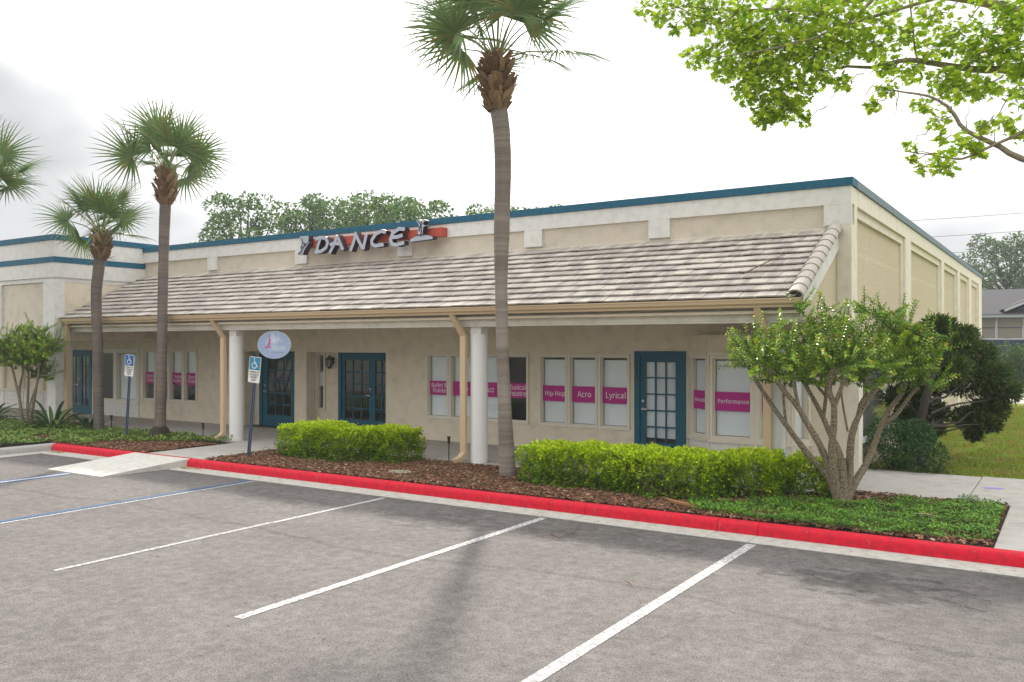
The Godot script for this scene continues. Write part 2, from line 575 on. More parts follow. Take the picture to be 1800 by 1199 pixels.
func downspout(parent: Node3D, top: Vector3, low: Vector3, foot_dir: Vector3) -> void:
	var b := MB.new()
	var w := .12
	if top.distance_to(Vector3(low.x, top.y, low.z)) > .05:
		b.bar(top, Vector3(low.x, 2.58, low.z), w * .9, .065, Vector3.RIGHT)
		b.box(low.x - w * .5, low.x + w * .5, .30, 2.60, low.z - .04, low.z + .04)
	else:
		b.box(low.x - w * .5, low.x + w * .5, .30, top.y, low.z - .04, low.z + .04)
	b.bar(Vector3(low.x, .34, low.z), Vector3(low.x, .24, low.z) + foot_dir * .09, w * 1.02, .08, foot_dir.cross(Vector3.UP))
	b.bar(Vector3(low.x, .26, low.z) + foot_dir * .05, Vector3(low.x, .20, low.z) + foot_dir * .24, w * .98, .075, foot_dir.cross(Vector3.UP))
	for y in [1.0, 2.2]:
		b.box(low.x - w * .5 - .006, low.x + w * .5 + .006, y, y + .025, low.z - .046, low.z + .046)
	obj("downspout", b, M["tan_metal"], parent)

const ZW := -16.25   # lower facade
const ZP := -15.72   # parapet panel plane
const XS := -3.2     # right-hand side wall
const XL := -23.3    # side wall of the taller wing

func build_studio() -> void:
	var t := thing("dance_studio", "long beige stucco storefront with teal coping and a tiled porch roof", "building", Vector3.ZERO)
	# front wall with its openings
	var holes := [[-24.20, -21.55, .70, 2.27], [-19.5, -17.5, .15, 2.24], [-17.05, -14.28, .15, 2.22], [-13.0, -10.10, .66, 2.22], [-9.85, -7.65, .65, 2.22], [-7.55, -6.44, .15, 2.29], [-6.40, -4.05, .15, 2.24], [-28.3, -26.95, .15, 2.24], [-26.8, -24.4, .15, 2.24]]
	var b := MB.new()
	pierced(b, -34.0, XS - .205, .02, 2.95, ZW, .2, holes)
	obj("front_wall", b, M["wall"], t)
	b = MB.new()
	b.box(-34, XS - .22, -.02, .12, -40.6, ZW - .22)
	b.box(-34, XS - .22, 4.55, 4.75, -40.6, -16.0)
	b.box(-34, -33.8, .12, 4.55, -40.6, ZW - .21)
	b.box(-33.8, XS - .22, .12, 4.55, -40.85, -40.6)
	b.box(-33.8, XS - .4, .12, 2.95, -22.2, -22.0)
	obj("inner_shell", b, M["room_paint"], t)
	boxed("porch_ceiling", M["soffit"], t, XL - 8.0, -3.46, 2.90, 2.945, ZW + .002, -13.30)
	boxed("header_band", M["wall"], t, -33.9, XS - .02, 2.60, 2.895, ZW + .002, ZW + .05)
	# alcoves
	for a in [[-19.5, -17.5, 2.24], [-17.05, -14.28, 2.22]]:
		b = MB.new()
		var zb := ZW - .38
		b.box(a[0] - .08, a[0] - .001, .15, a[2] + .1, zb - .1, ZW - .201)
		b.box(a[1] + .001, a[1] + .08, .15, a[2] + .1, zb - .1, ZW - .201)
		b.box(a[0] - .001, a[1] + .001, a[2] + .001, a[2] + .1, zb - .1, ZW - .201)
		obj("alcove_wall", b, M["wall"], t)
		boxed("alcove_floor", M["slate"], t, a[0] + .002, a[1] - .002, .12, .156, zb - .1, ZW + .02)
	# back of the left alcove: a wide glazed door
	b = MB.new()
	var zb2 := ZW - .38
	b.box(-19.499, -19.30, .157, 2.239, zb2 - .1, zb2)
	b.box(-17.76, -17.501, .157, 2.239, zb2 - .1, zb2)
	obj("alcove_back", b, M["wall"], t)
	b = MB.new()
	b.box(-19.30, -19.18, .157, 2.238, zb2 - .1, zb2 + .03)
	b.box(-17.86, -17.761, .157, 2.238, zb2 - .1, zb2 + .03)
	b.box(-19.18, -17.86, 2.15, 2.238, zb2 - .1, zb2 + .03)
	obj("door_frame", b, M["door_teal"], t)
	var dr := door(t, -19.178, -17.862, .16, 2.148, 3, 5, {"stile": .19, "foot": .3, "knob": -1})
	dr.position.z = zb2
	# back of the right alcove: slit window, double door
	b = MB.new()
	pierced(b, -17.049, -16.24, .157, 2.219, zb2, .1, [[-17.03, -16.74, .70, 2.19]])
	obj("alcove_back", b, M["wall"], t)
	var sw := window(t, -17.045, -16.71, .66, 2.215, {"blind": false})
	sw.position.z = zb2 + .02
	boxed("notice", M["paper"], sw, -16.965, -16.79, 1.32, 1.70, -.053, -.05)
	b = MB.new()
	b.box(-16.239, -16.13, .157, 2.218, zb2 - .1, zb2 + .03)
	b.box(-14.45, -14.281, .157, 2.218, zb2 - .1, zb2 + .03)
	b.box(-16.13, -14.45, 2.14, 2.218, zb2 - .1, zb2 + .03)
	obj("door_frame", b, M["door_teal"], t)
	dr = door(t, -16.128, -15.072, .17, 2.138, 3, 5, {"stile": .10, "foot": .3, "knob": 1})
	dr.position.z = zb2
	dr = door(t, -15.068, -14.452, .17, 2.138, 2, 5, {"stile": .1, "foot": .3})
	dr.position.z = zb2
	boxed("threshold", M["chrome"], t, -16.12, -14.46, .157, .169, zb2 - .02, zb2 + .05)
	# windows in the wall
	var mid := [["Ballet &\nPointe", -13.0, -12.31], ["Tap", -12.31, -11.58], ["Jazz", -11.58, -10.85], ["Musical\nTheatre", -10.85, -10.10]]
	for k in 4:
		var w := window(t, mid[k][1] + .004, mid[k][2] - .004, .66, 2.22, {"text": mid[k][0], "band": 1.23, "high": .33, "size": .165, "blind": k < 3})
		w.position.z = ZW
	var right := [["Hip-Hop", -9.85, -9.12], ["Acro", -9.12, -8.39], ["Lyrical", -8.39, -7.65]]
	for e in right:
		var w := window(t, e[1] + .004, e[2] - .004, .65, 2.22, {"text": e[0], "band": 1.19, "high": .34, "size": .165, "gap": .07})
		w.position.z = ZW
	var left := [["Special\nEvents", -24.20, -23.54], ["Room\nRentals", -23.54, -22.88], ["Toddler\nto Adult", -22.88, -22.2], ["Dance\nClasses", -22.2, -21.55]]
	for k in 4:
		var w := window(t, left[k][1] + .004, left[k][2] - .004, .70, 2.27, {"text": left[k][0], "band": 1.22, "high": .36, "size": .165, "blind": false})
		w.position.z = ZW
		boxed("roller_blind", M["blind"], w, left[k][1] + .1, left[k][2] - .08, 1.58, 2.2, -.118, -.11)
	# plain teal door with 15 panes and its number
	b = MB.new()
	b.box(-7.55, -7.43, .152, 2.29, ZW - .1, ZW + .03)
	b.box(-6.55, -6.44, .152, 2.29, ZW - .1, ZW + .03)
	b.box(-7.43, -6.55, 2.20, 2.29, ZW - .1, ZW + .03)
	var df := obj("door_frame", b, M["door_teal"], t)
	for k in 3:
		words("210"[k], .17, M["ink"], df, Vector3(-7.49, 2.02 - k * .15, ZW + .033), 0, "number")
	dr = door(t, -7.428, -6.552, .165, 2.198, 3, 5, {"stile": .115, "foot": .27, "knob": -1, "blind": true})
	dr.position.z = ZW - .01
	# bay windows: the right one by the numbered door, the left one under the wing
	bay(t, -6.40, -4.05, .42, [["Recreation"], ["Performance", "-"], [""]])
	bay(t, -26.8, -24.4, .0, [])
	# double door under the wing
	b = MB.new()
	b.box(-28.3, -28.2, .152, 2.24, ZW - .1, ZW + .03)
	b.box(-27.05, -26.95, .152, 2.24, ZW - .1, ZW + .03)
	b.box(-28.2, -27.05, 2.15, 2.24, ZW - .1, ZW + .03)
	obj("door_frame", b, M["teal"], t)
	for k in 2:
		dr = door(t, -28.2 + k * .577, -27.627 + k * .577, .16, 2.148, 2, 5, {"stile": .09, "foot": .26, "knob": 1 if k == 0 else 0})
		dr.position.z = ZW
	# columns with square necks, beam, gutter
	for x in [-16.66, -9.62, -3.95]:
		b = MB.new()
		b.tube([Vector3(x, .15, -13.65), Vector3(x, 2.60, -13.65), Vector3(x, 2.62, -13.65)], [.168, .168, .162], 28)
		var c := obj("column", b, M["white_paint"], t)
		boxed("neck", M["trim"], c, x - .12, x + .12, 2.62, 2.80, -13.77, -13.53)
	var px_ := at_z(118, 600, -13.6).x
	boxed("pier", M["cream"], t, px_ - .1, px_ + .07, .15, 2.80, -13.72, -13.6)
	b = MB.new()
	b.box(XL + .02, -3.46, 2.80, 3.04, -13.80, -13.44)
	b.box(XL + .02, -3.47, 2.765, 2.80, -13.78, -13.46)
	b.box(-3.75, -3.47, 2.80, 3.03, -15.64, -13.81)
	obj("beam", b, M["beam"], t)
	b = MB.new()
	var gp := PackedVector2Array([Vector2(-13.27, 3.13), Vector2(-13.27, 2.99), Vector2(-13.16, 2.99), Vector2(-13.15, 3.02), Vector2(-13.115, 3.05), Vector2(-13.10, 3.10), Vector2(-13.09, 3.105), Vector2(-13.09, 3.125), Vector2(-13.13, 3.125), Vector2(-13.14, 3.03), Vector2(-13.25, 3.02), Vector2(-13.25, 3.13)])
	b.rim(gp, Vector3(XL + .02, 0, 0), Vector3(0, 0, 1), Vector3(0, 1, 0), Vector3(-3.40 - XL - .02, 0, 0))
	b.poly(gp, Vector3(-3.40, 0, 0), Vector3(0, 0, 1), Vector3(0, 1, 0))
	b.box(XL + .02, -3.42, 3.0, 3.13, -13.44, -13.275)
	obj("gutter", b, M["tan_metal"], t)
	downspout(t, Vector3(-16.98, 3.0, -13.2), Vector3(-16.88, .15, -13.44), Vector3(-.2, 0, 1).normalized())
	downspout(t, Vector3(-9.95, 3.0, -13.2), Vector3(-9.83, .15, -13.43), Vector3(-.2, 0, 1).normalized())
	downspout(t, Vector3(-4.08, 3.0, -13.2), Vector3(-3.98, .15, -13.40), Vector3(-.2, 0, 1).normalized())
	downspout(t, Vector3(XL + .13, 3.0, -13.24), Vector3(XL + .13, .15, -13.25), Vector3(-.2, 0, 1).normalized())
	# parapet: panel wall, stepped band, drop blocks, coping
	b = MB.new()
	b.box(XL, XS - .08, 2.96, 5.16, -16.0, ZP)
	obj("parapet_wall", b, M["panel"], t)
	b = MB.new()
	b.box(XL + .001, XS, 4.86, 5.165, ZP - .01, -15.655)
	obj("parapet_band", b, M["trim"], t)
	for q in [[-20.35, -19.94], [-16.84, -16.42], [-13.41, -12.96], [-9.86, -9.42], [-6.98, -6.54], [-3.66, XS]]:
		boxed("drop_block", M["trim"], t, q[0], q[1], 4.50, 4.859, ZP - .01, -15.657)
	boxed("flashing", M["cream"], t, XL + .001, XS - .3, 4.40, 4.46, ZP - .01, ZP + .012)
	boxed("coping", M["teal"], t, XL + .002, XS + .03, 5.17, 5.31, -15.98, -15.625)
	build_roof(t)
	# gable end and rake
	var p0 := Vector3(-3.46, 3.03, -13.45)
	b = MB.new()
	var tri := PackedVector2Array([Vector2(-13.45, 2.80), Vector2(-15.66, 2.80), Vector2(-15.66, 4.28), Vector2(-13.45, 3.14)])
	b.poly(tri, Vector3(-3.455, 0, 0), Vector3(0, 0, 1), Vector3(0, 1, 0))
	b.rim(tri, Vector3(-3.53, 0, 0), Vector3(0, 0, 1), Vector3(0, 1, 0), Vector3(.075, 0, 0))
	obj("gable_wall", b, M["side_panel"], t)
	b = MB.new()
	b.bar(Vector3(-3.44, 2.97, -13.28), Vector3(-3.44, 4.20, -15.66), .05, .24, Vector3.RIGHT)
	obj("rake_board", b, M["trim"], t)
	b = MB.new()
	b.box(-3.45, XS, 2.80, 4.499, -15.90, -15.66)
	obj("corner_pilaster", b, M["cream"], t)
	# right-hand side wall: recessed rough panels between pilasters
	b = MB.new()
	b.box(XS - .2, XS - .12, .0, 5.16, -40.85, ZW - .2)
	b.box(XS - .2, XS - .12, 2.8, 5.16, ZW - .199, -16.01)
	obj("side_panel_wall", b, M["side_panel"], t)
	b = MB.new()
	b.box(XS - .12, XS, 4.86, 5.16, -40.85, -15.66)
	var pil := [[-16.12, -15.901], [-22.18, -21.36], [-28.37, -27.79], [-32.65, -31.97], [-36.53, -35.69], [-40.85, -39.56]]
	for q in pil:
		b.box(XS - .12, XS, (.0 if q[0] < -17 else 2.8), 4.859, q[0], q[1])
	b.box(XS - .204, XS, .0, 2.8, ZW - .199, ZW + .003)
	b.box(XS - .12, XS - .001, .0, 2.8, -16.55, ZW - .2)
	obj("side_pilaster", b, M["cream"], t)
	b = MB.new()
	for k in 5:
		var za: float = pil[k + 1][1]
		var zc: float = pil[k][0]
		b.box(XS - .12, XS - .06, 4.70, 4.859, za, zc)
		b.box(XS - .12, XS - .06, .4 if k else 2.8, 4.70, za, za + .14)
	obj("panel_moulding", b, M["cream"], t)
	boxed("side_coping", M["grey_coping"], t, XS - .3, XS + .035, 5.165, 5.305, -40.9, -15.98)
	# side window with vertical blinds
	var swn := Node3D.new()
	swn.name = "side_window"
	t.add_child(swn)
	b = MB.new()
	for r in [[.62, .72, -19.6, -16.6], [2.12, 2.22, -19.6, -16.6], [.72, 2.12, -19.6, -19.5], [.72, 2.12, -16.7, -16.6]]:
		b.box(XS - .12, XS - .02, r[0], r[1], r[2], r[3])
	obj("frame", b, M["white_paint"], swn)
	for k in 24:
		var zz := -16.78 - k * .117
		b = MB.new()
		b.obox(Vector3(XS - .115, .74, zz), Vector3(.03, 0, .07), Vector3(0, 1.36, 0), Vector3(.004, 0, -.002))
		obj("blind_slat", b, M["blind"], swn)
	b = MB.new()
	b.box(XS - .05, XS - .045, .72, 2.12, -19.5, -16.7)
	obj("pane", b, M["glass"], swn)
	# small flood lamp housing under the porch ceiling
	b = MB.new()
	var lp := at_z(251, 590, ZW + .06)
	b.box(lp.x - .12, lp.x + .12, 2.66, 2.80, ZW + .052, ZW + .20)
	b.box(lp.x - .34, lp.x - .16, 2.66, 2.78, ZW + .052, ZW + .15)
	obj("porch_lamp", b, M["white_paint"], t)

func bay(t: Node3D, x0: float, x1: float, out: float, texts: Array) -> void:
	var w := Node3D.new()
	w.name = "bay_window"
	t.add_child(w, true)
	var zf := ZW + out
	var pts := [Vector3(x0, 0, ZW - .05), Vector3(x0 + .58, 0, zf), Vector3(x1 - .2, 0, zf), Vector3(x1, 0, ZW - .05)]
	if out == 0.0:
		pts = [Vector3(x0, 0, ZW + .02), Vector3(x1, 0, ZW + .02)]
	var b := MB.new()
	var base := MB.new()
	var boards := []
	for i in pts.size() - 1:
		var p: Vector3 = pts[i]
		var q: Vector3 = pts[i + 1]
		var d: Vector3 = (q - p).normalized()
		var nn := Vector3.UP.cross(d) * -1.0
		var len_ := p.distance_to(q)
		var yw := atan2(-d.z, d.x)
		var split := [[0.0, len_]]
		if len_ > 1.2:
			split = [[0.0, len_ * .57], [len_ * .57, len_]] if out > 0 else [[0.0, len_ * .5], [len_ * .5, len_]]
		for k in split.size():
			var o := {"gap": .05, "size": .165, "band": 1.17, "high": .36}
			if texts.size():
				if texts[i][k] != "": o["text"] = texts[i][k]
			else:
				o["blind"] = k == 1
			var u := window(w, split[k][0] + .03, split[k][1] - .03, .62, 2.22, o)
			u.position = p + Vector3(0, 0, 0)
			u.rotation.y = yw
		# framing posts and sill
		for k in split.size():
			for e in ([split[k][0] - .03, split[k][1] - .03] if k == 0 else [split[k][1] - .03]):
				b.obox(p + d * e + Vector3(0, .15, 0) + nn * -.14, d * .06, Vector3(0, 2.12, 0), nn * (.16 if e > 0 else .155))
		b.obox(p - nn * .13 + Vector3(0, 2.222, 0), d * len_, Vector3(0, .055, 0), nn * .17)
		b.obox(p - nn * .13 + Vector3(0, .575, 0), d * len_, Vector3(0, .043, 0), nn * .19)
		base.obox(p - nn * .13 + Vector3(0, .15, 0), d * len_, Vector3(0, .425, 0), nn * .125)
		for r in 3:
			for k in split.size():
				var s := MB.new()
				var a: float = split[k][0] + .034
				s.obox(p + d * a - nn * .004 + Vector3(0, .155 + r * .14, 0), d * (split[k][1] - split[k][0] - .068), Vector3(0, .134, 0), nn * .018)
				boards.append(s)
	obj("bay_frame", b, M["white_paint"] if out == 0.0 else M["frame"], w)
	obj("bay_base", base, M["trim"], w)
	for s in boards:
		obj("siding_board", s, M["trim"], w)
	if out > 0:
		b = MB.new()
		var pp := PackedVector2Array()
		for p in pts: pp.push_back(Vector2(p.x, p.z))
		b.poly(pp, Vector3(0, 2.278, 0), Vector3(1, 0, 0), Vector3(0, 0, 1))
		b.rim(pp, Vector3(0, 2.278, 0), Vector3(1, 0, 0), Vector3(0, 0, 1), Vector3(0, .33, 0))
		obj("bay_top", b, M["wall"], w)

func build_roof(t: Node3D) -> void:
	var e := Vector3(0, 3.13, -13.12)
	var top := Vector3(0, 4.42, -15.68)
	var s := (top - e).normalized()
	var nn := Vector3.RIGHT.cross(s) * 1.0
	if nn.y < 0: nn = -nn
	var b := MB.new()
	b.obox(Vector3(XL + .001, e.y - .035, e.z - .02), Vector3(-3.50 - XL, 0, 0), nn * -.05, s * (e.distance_to(top) - .02))
	var roof := obj("roof", b, M["roof_felt"], t)
	var texs := []
	for k in 3:
		var m := StandardMaterial3D.new()
		m.resource_name = "roof_tile_%d" % k
		m.albedo_texture = tiles_texture(100 + k)
		m.albedo_color = [Color(.97, .96, .95), Color(.96, .945, .945), Color(.98, .965, .945)][k]
		m.roughness = .9
		m.vertex_color_use_as_albedo = true
		texs.append(m)
	var tw := .29
	var len_ := e.distance_to(top)
	var courses := 11
	var step := len_ / courses
	var tm := []
	for k in 8:
		b = MB.new()
		tile(b, Vector3.ZERO, s, nn, tw, step, k, W)
		tm.append(b.mesh())
	var list := []
	for i in courses:
		var x := -3.47 - (tw * .5 if i % 2 else 0.0)
		if i % 2: list.append([i, -3.47 - tw * .25 + .0, .5])
		while x - tw > XL + .02:
			list.append([i, x - tw * .5, 1.0])
			x -= tw
		if x - XL > .04:
			list.append([i, (x + XL) * .5, (x - XL) / tw])
	list.sort_custom(func(a, c): return a[1] * 1.0 - a[0] * .35 > c[1] * 1.0 - c[0] * .35)
	var rest := MB.new()
	for k in list.size():
		var q: Array = list[k]
		var o: Vector3 = Vector3(q[1], e.y, e.z) + s * (q[0] * step - .03) + nn * R(-.004, .006)
		var kind := rng.randi() % 8
		if k < 288:
			var ti := inst("roof_tile", tm[kind], texs[rng.randi() % 3], roof)
			ti.position = o
			ti.scale.x = q[2]
			ti.rotation.z = R(-.006, .006)
		else:
			tile(rest, o, s, nn, tw * q[2], step, kind, g([1.0, .96, .92][rng.randi() % 3]))
	var ro := obj("far_roof_tiles", rest, texs[0], roof)
	ro.set_meta("kind", "stuff")
	# rounded cap tiles down the open edge
	b = MB.new()
	var k8 := 9
	for i in k8:
		for w in 2: pass
	var cap := MB.new()
	var L := step + .05
	for j in k8:
		var a0 := PI * j / k8
		var a1 := PI * (j + 1) / k8
		var r0 := .135
		var r1 := .115
		var p0 := Vector3(cos(a0) * r0, 0, 0) + nn * sin(a0) * r0 * .85
		var p1 := Vector3(cos(a1) * r0, 0, 0) + nn * sin(a1) * r0 * .85
		var q0 := Vector3(cos(a0) * r1, 0, 0) + nn * sin(a0) * r1 * .85 + s * L
		var q1 := Vector3(cos(a1) * r1, 0, 0) + nn * sin(a1) * r1 * .85 + s * L
		cap.quad(p0, q0, q1, p1, g(.86), Rect2(.27 + j * .003, 0, .003, 1))
		cap.quad(p0 * .8, p0, p1, p1 * .8, g(.86))
	var cm := cap.mesh()
	for i in courses:
		var ci := inst("cap_tile", cm, texs[0], roof)
		ci.position = Vector3(-3.47, e.y, e.z) + s * (i * step - .04) + nn * .03

func tile(b: MB, o: Vector3, s: Vector3, nn: Vector3, tw: float, step: float, kind: int, col: Color) -> void:
	var hw := tw * .5 - .003
	var x := Vector3.RIGHT
	var up := s * (step + .06)
	var lo := nn * .052
	var hi := nn * .004
	var th := nn * -.024
	var r := Rect2(kind / 8.0 + .004, 0, .117, 1)
	var a := o - x * hw + lo; var c := o + x * hw + lo
	var d := o + x * hw + up + hi; var e := o - x * hw + up + hi
	b.quad(a, c, d, e, col, r)
	b.quad(a + th, c + th, c, a, col, r)
	b.quad(a, e, e + th * .5, a + th, col, r)
	b.quad(c + th, d + th * .5, d, c, col, r)

func build_wing() -> void:
	var t := thing("corner_wing", "taller white stucco wing with two teal bands at the porch end", "building", Vector3.ZERO)
	var zf := -12.96
	var b := MB.new()
	b.box(-34, XL - .08, 2.60, 5.28, -20.0, zf - .08)
	obj("wall", b, M["panel"], t)
	b = MB.new()
	b.box(-34.02, XL, 4.835, 5.285, -20.0, zf)
	b.box(-34.02, XL, 4.27, 4.675, -20.0, zf)
	obj("fascia", b, M["trim"], t)
	boxed("top_band", M["teal"], t, -34.04, XL + .03, 5.29, 5.44, -20.0, zf + .03)
	boxed("lower_band", M["teal"], t, -34.04, XL + .018, 4.68, 4.83, -20.0, zf + .018)
	b = MB.new()
	b.box(-34.01, XL - .04, 4.15, 4.269, -20.0, zf - .04)
	for q in [[-23.85, XL], [-26.75, -26.12], [-29.9, -29.4], [-33, -32.4]]:
		b.box(q[0], q[1], 2.60, 4.149, zf - .3, zf - .002)
	b.box(-34.01, XL - .01, 2.58, 2.75, zf - .3, zf - .004)
	obj("pilaster", b, M["trim"], t)
	boxed("side_panel", M["wall"], t, XL - .085, XL - .055, 2.60, 4.149, -15.7, zf - .301)
	boxed("overhang_soffit", M["soffit"], t, -34, XL - .1, 2.53, 2.598, ZW + .06, zf - .02)
	for x in [-23.85, -30.2]:
		boxed("pillar", M["trim"], t, x, x + .42, .15, 2.53, zf - .55, zf - .12)
	# windows of the shop below, seen between the pillars
	for k in 4:
		var w := window(t, -33.7 + k * 1.3, -32.45 + k * 1.3, .78, 2.25, {"blind": k % 2 == 0})
		w.position.z = ZW + .04
		for r in 4:
			boxed("siding_board", M["trim"], t, -33.7 + k * 1.3, -32.45 + k * 1.3, .16 + r * .15, .304 + r * .15, ZW + .001, ZW + .03)

# ---------- signs ----------
func stroke(pts: Array, w: float, z: float) -> PackedVector2Array:
	var p := PackedVector2Array()
	for q in pts:
		var a := at_z(500 + q[0] / 5.625, 360 + q[1] / 5.625, z)
		p.push_back(Vector2(a.x, a.y))
	var polys := Geometry2D.offset_polyline(p, w * .5, Geometry2D.JOIN_ROUND, Geometry2D.END_ROUND)
	return polys[0]
func build_dance_sign() -> void:
	var zf := -15.30
	var t := thing("dance_sign", "channel-letter sign reading DANCE on a red raceway on the parapet", "sign")
	var b := MB.new()
	var l := at_z(532, 433, -15.5)
	var r := at_z(779, 413, -15.5)
	b.box(l.x, r.x, 4.87, 5.07, -15.654, -15.48)
	obj("raceway", b, M["raceway"], t)
	var letters := {"letter_d": [[[352, 335], [330, 400], [318, 462]], [[305, 342], [350, 322], [405, 330], [428, 372], [410, 425], [360, 460], [298, 470]]],
		"letter_a": [[[520, 305], [545, 370], [578, 445]], [[520, 305], [490, 390], [445, 478]], [[448, 395], [500, 378], [548, 388]]],
		"letter_n": [[[704, 280], [682, 370], [650, 455]], [[695, 272], [730, 350], [778, 440]], [[812, 290], [796, 360], [778, 440]]],
		"letter_c": [[[1000, 272], [960, 258], [905, 285], [862, 345], [862, 385], [895, 405], [980, 392]]],
		"letter_e": [[[1190, 240], [1130, 236], [1070, 280], [1045, 345], [1065, 390], [1110, 395], [1182, 372]], [[1062, 322], [1110, 318], [1168, 300]]]}
	for q in letters:
		var side := MB.new()
		var face := MB.new()
		var k := 0
		for s in letters[q]:
			var poly := stroke(s, .085, zf)
			var dz := k * .004
			face.poly(poly, Vector3(0, 0, zf + dz), Vector3.RIGHT, Vector3.UP)
			side.rim(poly, Vector3(0, 0, zf - .165), Vector3.RIGHT, Vector3.UP, Vector3(0, 0, .163 + dz))
			k += 1
		var lt := obj(q, side, M["letter_side"], t)
		obj("face", face, M["letter_face"], lt)
	# two cut-out plaques of dancers in mid-step
	var plaques := [[[[150, 312], [238, 306], [236, 345], [222, 385], [238, 360], [242, 372], [200, 440], [178, 492], [122, 494], [118, 486], [150, 455], [166, 400], [152, 350]], [[[170, 330], [180, 370], [172, 400]], [[172, 400], [160, 420], [168, 436]], [[182, 372], [205, 388], [190, 405]], [[172, 415], [190, 420], [230, 375]], [[185, 425], [165, 470], [140, 486]]]],
		[[[1302, 152], [1330, 140], [1352, 160], [1375, 140], [1388, 152], [1366, 190], [1398, 208], [1372, 218], [1364, 292], [1460, 310], [1466, 336], [1248, 366], [1240, 345], [1318, 300], [1318, 240], [1330, 206]], [[[1316, 156], [1340, 185], [1352, 205]], [[1354, 160], [1354, 205]], [[1350, 205], [1356, 245], [1350, 312]], [[1350, 205], [1332, 230], [1338, 262]], [[1310, 302], [1350, 298], [1388, 296]]]]]
	for q in plaques:
		var pl := PackedVector2Array()
		for e in q[0]:
			var a := at_z(500 + e[0] / 5.625, 360 + e[1] / 5.625, zf)
			pl.push_back(Vector2(a.x, a.y))
		var side := MB.new()
		side.rim(pl, Vector3(0, 0, zf - .165), Vector3.RIGHT, Vector3.UP, Vector3(0, 0, .163))
		var lt := obj("dancer_plaque", side, M["letter_side"], t)
		var face := MB.new()
		face.poly(pl, Vector3(0, 0, zf), Vector3.RIGHT, Vector3.UP)
		obj("face", face, M["letter_face"], lt)
		var fig := MB.new()
		var k := 1
		for s in q[1]:
			fig.poly(stroke(s, .026, zf), Vector3(0, 0, zf + .003 * k), Vector3.RIGHT, Vector3.UP)
			k += 1
		obj("dancer", fig, M["ink"], lt)

func build_oval_sign() -> void:
	var c := at_z(482, 606, -13.5)
	var t := thing("oval_sign", "pale blue oval sign with a pink dancer hanging below the porch beam", "sign", c)
	var im := Image.create(256, 180, false, Image.FORMAT_RGB8)
	var nz := noise(91, .02, 4)
	for y in 180:
		for x in 256:
			var cl := clampf(1.0 - Vector2(x - 130, (y - 62) * 1.1).length() / 62.0 + nz.get_noise_2d(x, y) * .7, 0, 1)
			var col := Color(.60, .67, .79).lerp(Color(.84, .87, .92), cl * .85)
			var q := Vector2((x - 128) / 128.0, (y - 90) / 90.0).length()
			if q > .955: col = Color(.72, .77, .86)
			# script and small line, too faded to read
			if y > 98 and y < 128 and x > 88 and x < 215 and nz.get_noise_2d(x * 7.0, y * 5.0) > .06: col = col.lerp(Color(.9, .9, .9), .6)
			if y > 138 and y < 144 and x > 104 and x < 208 and nz.get_noise_2d(x * 12.0, 4.0) > .0: col = col.lerp(Color(.25, .3, .42), .55)
			im.set_pixel(x, y, col)
	var m := StandardMaterial3D.new()
	m.resource_name = "oval_print"
	m.albedo_texture = ImageTexture.create_from_image(im)
	m.roughness = .45
	var a := .54
	var h := .315
	var rimb := MB.new()
	var face := MB.new()
	var n := 48
	for i in n:
		var p := Vector3(cos(TAU * i / n) * a, sin(TAU * i / n) * h, .012)
		var q := Vector3(cos(TAU * (i + 1) / n) * a, sin(TAU * (i + 1) / n) * h, .012)
		var back := Vector3(0, 0, -.03)
		rimb.quad(p + back, q + back, q, p)
		for z in [0.0, -.03]:
			var o := Vector3(0, 0, .012 + z)
			var zz := Vector3(0, 0, z)
			var nn := Vector3(0, 0, 1.0 if z == 0 else -1.0)
			face.tri(o, p + zz, q + zz, nn, nn, nn, W, Vector2(.5, .5), Vector2(.5 + p.x / a * .5, .5 - p.y / h * .5), Vector2(.5 + q.x / a * .5, .5 - q.y / h * .5))
	obj("panel", face, m, t)
	obj("edge", rimb, M["sign_white"], t)
	var d := MB.new()
	var pk := [[[-.13, .25], [-.15, .12], [-.13, .02]], [[-.13, .12], [-.16, .03], [-.18, -.04]], [[-.30, -.075], [-.19, -.05], [-.08, -.06]], [[-.13, .10], [-.09, .12], [-.08, .08]]]
	var wd := [.018, .05, .028, .016]
	for k in 4:
		var p := PackedVector2Array()
		for q in pk[k]: p.push_back(Vector2(q[0], q[1]))
		d.poly(Geometry2D.offset_polyline(p, wd[k] * .5, Geometry2D.JOIN_ROUND, Geometry2D.END_ROUND)[0], Vector3(0, 0, .0135 + k * .0008), Vector3.RIGHT, Vector3.UP)
	var pink := mat("pink", lin(.62, .07, .22), .6)
	obj("dancer_print", d, pink, t)
	for x in [-.19, .19]:
		var ch := MB.new()
		ch.tube([Vector3(x, .27, 0), Vector3(x, 2.77 - c.y, 0)], [.006, .006], 6)
		obj("chain", ch, M["black_metal"], t)

